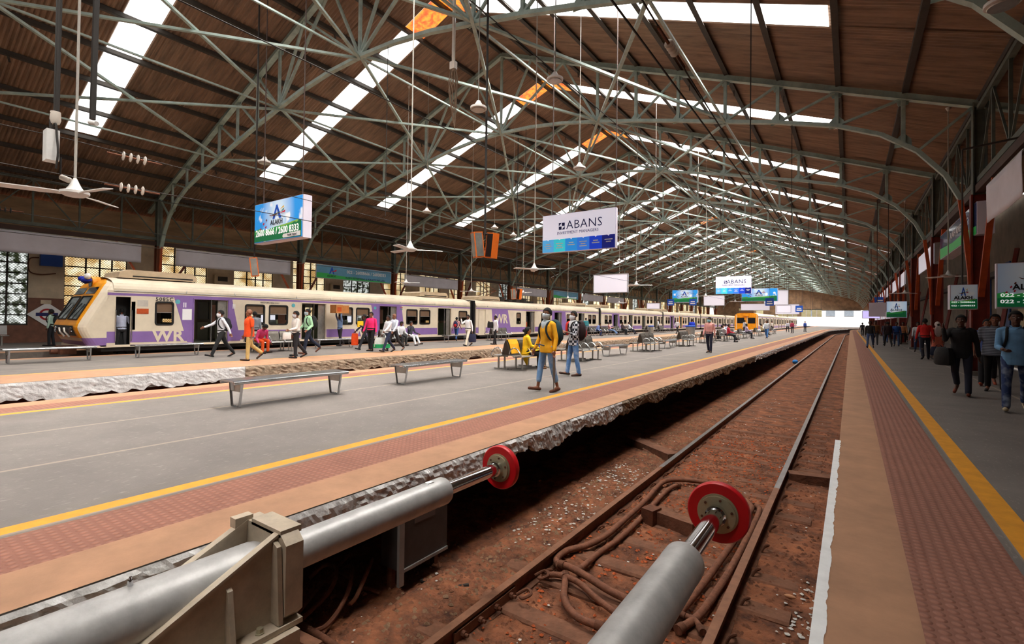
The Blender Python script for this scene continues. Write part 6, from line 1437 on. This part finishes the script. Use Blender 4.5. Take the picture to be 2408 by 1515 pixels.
t = bag(p['hand'][1], 80, .62, .48, .2, (206, 212, 208), 'large green and white shopping bag carried low by the person in navy trousers'); mb = MB(); mb.box(-.33, .33, -.125, .125, -.5, -.34); mb.build('green_band', fab((26, 150, 90)), t)
person(-16.6, 14.7, 180, 'bald person in pale striped shirt walking behind the green and white bag', hair='bald', **WALK2, top=(212, 218, 232), bottom=(34, 34, 40), H=1.72)
person(-19.45, 17.6, -100, 'person in white top sitting on the centre platform seats, head bowed', **SITP, top=(232, 232, 236), bottom=(40, 40, 40), lean=14, nod=15, hair='bun')
person(-19.35, 18.2, -88, 'person in white trousers sitting with hand to face beside the bowed person', **{**SITP, 'kneeL': 55, 'kneeR': 60, 'aR': (60, 110, 8)}, top=(60, 60, 70), bottom=(226, 226, 230), lean=8)
p = person(-21.4, 24.3, 20, 'person with red and navy backpack walking away beside the train', **WALK, H=1.6, top=(220, 160, 160), bottom=(48, 84, 140)); backpack(p, (30, 36, 80), 'navy and red backpack on the person walking beside the train', 1.0, (220, 30, 40))
p = person(-16.81, 20.01, 178, 'person in white shirt and cream trousers striding left, hand at chin, bag behind', H=1.74, hipL=22, kneeL=3, hipR=-20, kneeR=26, aR=(62, 105, 4), aL=(-14, 12, 8), top=(236, 236, 240), bottom=(226, 216, 198), skin=SKIND); bag(p['hand'][-1], 80, .42, .5, .24, (24, 30, 62), 'navy round bag carried by the person in cream trousers')
p = person(-16.57, 22.15, 150, 'person in loose white shirt and black trousers holding a black bag at the chest', **{**STAND, 'hipL': 12, 'aR': (40, 95, 4, 25), 'aL': (-4, 12, 16)}, top=(232, 234, 240), bottom=(20, 20, 26), skin=SKIND, hem='out'); bag(p['U']((.1, .28, .46)), 60, .34, .4, .12, (18, 18, 20), 'black bag held to the chest by the person in loose white', handle=False)
person(-22.45, 34.2, -90, 'person in dark and orange clothes standing in the train doorway behind the yellow-shirted walker', **STAND, top=(34, 32, 38), bottom=(214, 84, 40), skin=SKIND, z=.36, det=0)
# --- middle platform
p = person(-5.1, 8.6, 158, 'person in yellow shirt, kerchief and pale torn jeans walking towards the camera', H=1.72, hipR=11, kneeR=3, hipL=-7, kneeL=10, aL=(-6, 20, 12), aR=(2, 22, 14), top=(246, 178, 24), sleeve='long', hem='out', bottom=(112, 156, 208), botk='denim', legs='crop', shoe=(96, 52, 34), hair='short', mask=[(196, 208, 216), 1], det=2, turn=18, twist=0)
backpack(p, (26, 60, 70), 'dark teal rucksack on the yellow-shirted walker', 1.2, (20, 40, 50))
mb = MB(); mb.tube([p['U']((-.14, .19, .02)), p['U']((0, .2, .04)), p['U']((.15, .17, .03))], .014, 6); o = single('waist_bag', mb, fab((60, 60, 64)), 'thin grey waist strap across the yellow shirt', 'strap', smooth=True)
t = thing('umbrella', 'folded steel-tipped umbrella trailing from the hand of the yellow-shirted walker', 'umbrella', p['hand'][-1]); mb = MB(); mb.tube([(0, 0, .03), (-.02, .05, -.3), (-.05, .1, -.72)], [.012, .03, .008], 8); mb.build('canopy', fab((120, 116, 112)), t, smooth=True)
p = person(-6.0, 11.48, 140, 'person in black and white checked shirt and faded jeans walking towards the camera', H=1.72, hipR=10, kneeR=3, hipL=-4, kneeL=6, aL=(8, 100, 4, 20), aR=(20, 95, 6, 30), top=(226, 226, 234), topk='check', sleeve='half', hem='out', bottom=(92, 134, 190), botk='denim', shoe=(70, 46, 36), mask=[(226, 226, 232), 1], det=2, turn=20)
backpack(p, (40, 20, 24), 'dark maroon backpack with red top on the person in checked shirt', 1.15, (180, 30, 34))
mb = MB(); mb.tube(smoothpath([p['U']((.14, .02, .5)), p['U']((.12, .14, .45)), p['U']((.12, .16, .3)), p['U']((.15, .12, .16))]), .03, 8); single('strap', mb, fab((226, 50, 40)), 'red padded shoulder strap over the checked shirt', 'strap', smooth=True)
p = person(-7.85, 12.0, -50, 'woman in yellow kurta with black hair sitting on the perforated seats', H=1.58, **SITP, top=(250, 200, 20), hem='kurta', bottom=(22, 20, 20), hair='bun', lean=4, det=2, skin=mat('skin_light', (158, 104, 76), .55, 0, .1, 6), shoe=(120, 80, 50))
mb = MB(); 
t = p['t']; mb.tube([(-.02, -.05, .5), (-.1, .0, .36), (-.12, .05, .12)], [.12, .1, .02], 10); mb.build('kurta_tail', fab((250, 200, 20)), t, smooth=True)
mb = MB(); loft(mb, [(Vector((0, -.02, .47)), .19, .12, Matrix.Identity(3)), (Vector((0, .2, .56)), .18, .2, Matrix.Identity(3)), (Vector((0, .3, .58)), .14, .15, Matrix.Identity(3))], 12); mb.build('kurta_lap', fab((250, 200, 20)), t, smooth=True)
bag((-7.5, 12.35, .78), 0, .22, .22, .1, (60, 90, 200), 'small blue bag on the lap of the woman in yellow', handle=False)
person(-20.1, 40.83, 30, 'far person in teal shirt standing near the train on the centre platform', **STAND, top=(60, 140, 150), bottom=(120, 120, 120), det=0)
person(-19.4, 41.6, -80, 'far seated person in blue bent forward on the centre platform', **SITP, lean=30, top=(120, 140, 200), bottom=(40, 50, 90), det=0)
person(-19.3, 44.4, -70, 'far seated person in red and white with stretched jeans', **{**SITP, 'kneeL': 35, 'kneeR': 40}, top=(220, 160, 160), bottom=(110, 140, 180), det=0, lean=-12)
person(-19.3, 49.6, -80, 'far seated person in white shirt and dark trousers leaning back', **{**SITP, 'kneeL': 50, 'kneeR': 60}, top=(224, 226, 234), bottom=(30, 32, 48), det=0, lean=-8)
person(-19.3, 47.6, -95, 'far seated person in dark clothes with a red cap of cloth', **SITP, top=(60, 40, 44), bottom=(24, 24, 28), det=0)
person(-21.6, 66., 100, 'far standing person in white shirt and grey trousers by the train', **STAND, top=(226, 228, 232), bottom=(110, 112, 116), det=0)
person(-15.95, 55.4, 160, 'far walking person in dark vest and white sleeves', **WALK, top=(210, 212, 220), bottom=(26, 26, 32), det=0)
person(-11., 42.4, 10, 'far person in bright blue shirt standing behind the tall bin', **STAND, top=(24, 60, 210), bottom=(30, 30, 40), det=0)
person(-5.44, 24.06, 168, 'masked person in pale pink shirt and navy trousers walking towards the camera', H=1.68, **{**WALK, 'hipL': 10, 'kneeL': 4, 'hipR': -8, 'kneeR': 12, 'aL': (-8, 12, 8), 'aR': (6, 14, 8)}, top=(244, 176, 170), bottom=(26, 30, 52), mask=[(150, 214, 226)], det=1)
person(-7.6, 38.9, -60, 'far person in white shirt reclining with long dark legs on the seats', **{**SITP, 'kneeL': 25, 'kneeR': 35, 'aL': (-20, 20, 20), 'aR': (20, 30, 20)}, top=(236, 220, 224), bottom=(24, 24, 30), det=0, lean=-28)
person(-7.3, 38.1, -80, 'far person in red sitting beside the recliner', **SITP, top=(190, 40, 60), bottom=(40, 40, 46), det=0)
person(-8.6, 42.8, 90, 'far seated person in white seen from behind, left of two', **SITP, top=(232, 234, 240), bottom=(30, 30, 36), det=0)
person(-8.6, 43.7, 90, 'far seated person in pale blue seen from behind, right of two', **SITP, top=(200, 214, 236), bottom=(30, 30, 36), det=0)
person(-6.23, 49.34, 172, 'far person in white shirt and blue jeans walking towards the camera', **WALK, top=(226, 232, 236), bottom=(60, 110, 170), det=0)
person(-7.6, 47.4, -70, 'far seated person in lilac left of the person in blue jeans', **SITP, top=(200, 180, 210), bottom=(50, 50, 60), det=0)
person(-7.5, 56.0, -70, 'far seated person in yellowish shirt right of the person in blue jeans', **{**SITP, 'kneeL': 40}, top=(220, 200, 150), bottom=(24, 24, 28), det=0, lean=-10)
person(-12.0+2.2, 60, 60, 'very far person in white standing left of the yellow train front', **STAND, top=(230, 230, 236), bottom=(40, 40, 60), det=0)
for i, (px, py, c_) in enumerate(((-6.5, 76, (180, 60, 90)), (-7.6, 82, (210, 210, 220)), (-5.8, 88, (60, 90, 180)), (-9.2, 78, (200, 190, 180)))):
    person(px, py, 160+30*i, 'tiny person in %s far down the middle platform' % ('crimson', 'white', 'blue', 'beige')[i], **(WALK if i % 2 else STAND), top=c_, bottom=(40, 40, 50), det=0)
# --- right platform
p = person(2.32, 11.75, 172, 'masked-chin person in light blue shirt and jeans at the right edge, walking towards camera', H=1.74, hipR=12, kneeR=3, hipL=-10, kneeL=26, aL=(18, 62, 6, 12), aR=(18, 62, 6, 20), top=(110, 160, 204), sleeve='half', hem='out', bottom=(40, 60, 104), botk='denim', shoe=(214, 196, 160), skin=SKIND, det=2); backpack(p, (30, 30, 34), 'dark rucksack on the person in light blue shirt')
p = person(2.62, 14.9, 170, 'stout person in striped grey polo and black trousers walking towards the camera', H=1.72, hipL=10, kneeL=3, hipR=-8, kneeR=12, aL=(-8, 14, 8), aR=(6, 20, 10), top=(140, 146, 158), topk='stripe', sleeve='short', hem='out', bottom=(18, 16, 18), build=1.22, skin=SKIN, det=2); 
person(2.75, 16.4, 172, 'person in navy and white shirt half hidden behind the striped polo', H=1.68, **WALK2, top=(70, 90, 150), bottom=(26, 24, 28), sleeve='short', hem='out', skin=SKIN, shoe=(180, 80, 50))
p = person(1.9, 13.7, 165, 'person in black shirt striding on the right platform with a hand on the strap', H=1.7, hipL=10, kneeL=4, hipR=-14, kneeR=34, aR=(50, 115, 8), aL=(-14, 14, 10), top=(26, 22, 24), bottom=(40, 44, 62), shoe=(120, 56, 36), skin=SKIND, det=1, hem='out'); bag(p['U']((.26, .1, .14)), 100, .5, .42, .26, (20, 18, 20), 'black shoulder bag slung from the person in black', handle=False)
p = person(3.0, 27.0, 10, 'woman in peach dress with white scarf walking away on the right platform', H=1.58, **STAND, top=(240, 130, 104), bottom=(236, 130, 110), hem='skirt', legs='bare', hair='bun', det=0)
mb = MB(); mb.ball((0, -.01, 1.47), .1, .12, .12, 12, 8); mb.ball((0, -.1, 1.2), .13, .05, .26, 12, 8); mb.build('scarf', fab((216, 200, 196)), p['t'], smooth=True)
person(2.57, 26.69, 5, 'person in bright red shirt walking away on the right platform', H=1.72, hipL=-10, kneeL=24, hipR=8, kneeR=4, aL=(6, 10, 12), aR=(-6, 14, 14), top=(214, 34, 30), bottom=(26, 26, 40), det=1, skin=SKIND)
bag((2.95, 26.2, .62), 10, .5, .42, .2, (24, 30, 56), 'navy bag near the ground between the red shirt and the peach dress')
CR = [(3.2, 38.5, (36, 30, 34), 'dark jacket right of the bluish group'), (2.45, 40.1, (40, 80, 150), 'blue shirt with orange strap'), (3.1, 44.7, (170, 110, 70), 'tan shirt in the middle of the crowd'), (1.98, 39.6, (48, 28, 34), 'maroon top left of the blue shirt'), (.98, 36.6, (22, 20, 22), 'long black dress nearest the platform edge'), (1.38, 41.1, (120, 76, 40), 'brown and yellow shirt beside the black dress'), (1.15, 70, (30, 30, 36), 'dark clothes, lone and far along the edge'), (2.2, 47, (60, 60, 70), 'grey shirt behind the blue shirt'), (3.6, 50, (150, 150, 150), 'pale grey shirt behind the tan shirt'), (2.7, 54, (34, 34, 40), 'charcoal shirt deep in the crowd'), (1.7, 52, (90, 40, 44), 'dull red shirt deep in the crowd'), (3.3, 58, (180, 170, 60), 'mustard shirt deep in the crowd'), (2.1, 62, (50, 60, 90), 'slate shirt far back in the crowd'), (2.9, 33.0, (200, 200, 205), 'white shirt left of the red shirt'), (3.4, 31.0, (40, 34, 34), 'black shirt close behind the peach dress')]
for i, (px, py, c_, d_) in enumerate(CR):
    person(px, py, 175 if i % 3 else 8, 'person in the right platform crowd: '+d_, H=1.6+.02*(i % 6), **(WALK if i % 2 else WALK2), top=c_, bottom=((24, 24, 30), (60, 80, 120), (40, 34, 34))[i % 3], skin=SKIND, det=0)
# ================================================================== beyond the open end of the shed
t = thing('building', 'overexposed white building beyond the far end of the shed', 'building', (-12, 230, 0))
m = MB(); m.box(-30, 26, 0, 8, 0, 14); m.build('walls', mat('far_white', (240, 238, 234), .8, 0, .05, .2), t)
for k in range(9): m = MB(); m.box(-26+6*k, -23+6*k, -.1, .02, 4, 7); m.build('window', mat('far_window', (150, 160, 170), .5), t)
m = MB(); m.box(-31, 27, -.6, 8.4, 14, 14.4); m.build('roof', CEMENT, t)
t = thing('building', 'low shed with dark doorway and blue fascia beyond the track end', 'building', (-22, 190, 0)); m = MB(); m.box(-8, 6, 0, 6, 0, 4.2); m.build('walls', mat('far_white', (1, 1, 1)), t); m = MB(); m.box(-6, -2, -.1, 0, 0, 3); m.build('doorway', DKGLASS, t); m = MB(); m.box(-8.2, 6.2, -.3, 0, 3.4, 4.1); m.build('fascia', mat('far_blue', (110, 170, 210)), t)
m = MB(); m.box(WX, RW, YB-.4, YB, 0, 14.5); m.build('wall_back', mat('shaded_wall', (1, 1, 1)), kind='structure')  # unseen wall added to keep sky light from behind off the right platform

m = MB(); YG = 157.
m.poly([(WX, YG, 7.0), (WX, YG, 4.9), (12, YG, 4.9), (12, YG, 7.0), (RX+EAVE, YG, roofz(EAVE)), (RX, YG, roofz(0)), (RX-EAVE, YG, roofz(EAVE))])
m.quad((WX, YG, 0), (-15, YG, 0), (-15, YG, 4.9), (WX, YG, 4.9)); m.quad((-15, YG, 3.1), (-9, YG, 3.1), (-9, YG, 4.9), (-15, YG, 4.9))
wf = m.build('wall_far', mat('rusty_gable', (150, 120, 92), .8, 0, .5, .8), kind='structure'); wf.modifiers.new('t', 'SOLIDIFY').thickness = .12
m = MB(); m.box(-8.5, 2.2, 156.2, 156.8, 4.75, 4.95); m.build('beam', CEMENT, label='pale beam across the top of the bright opening at the shed end', cat='beam')
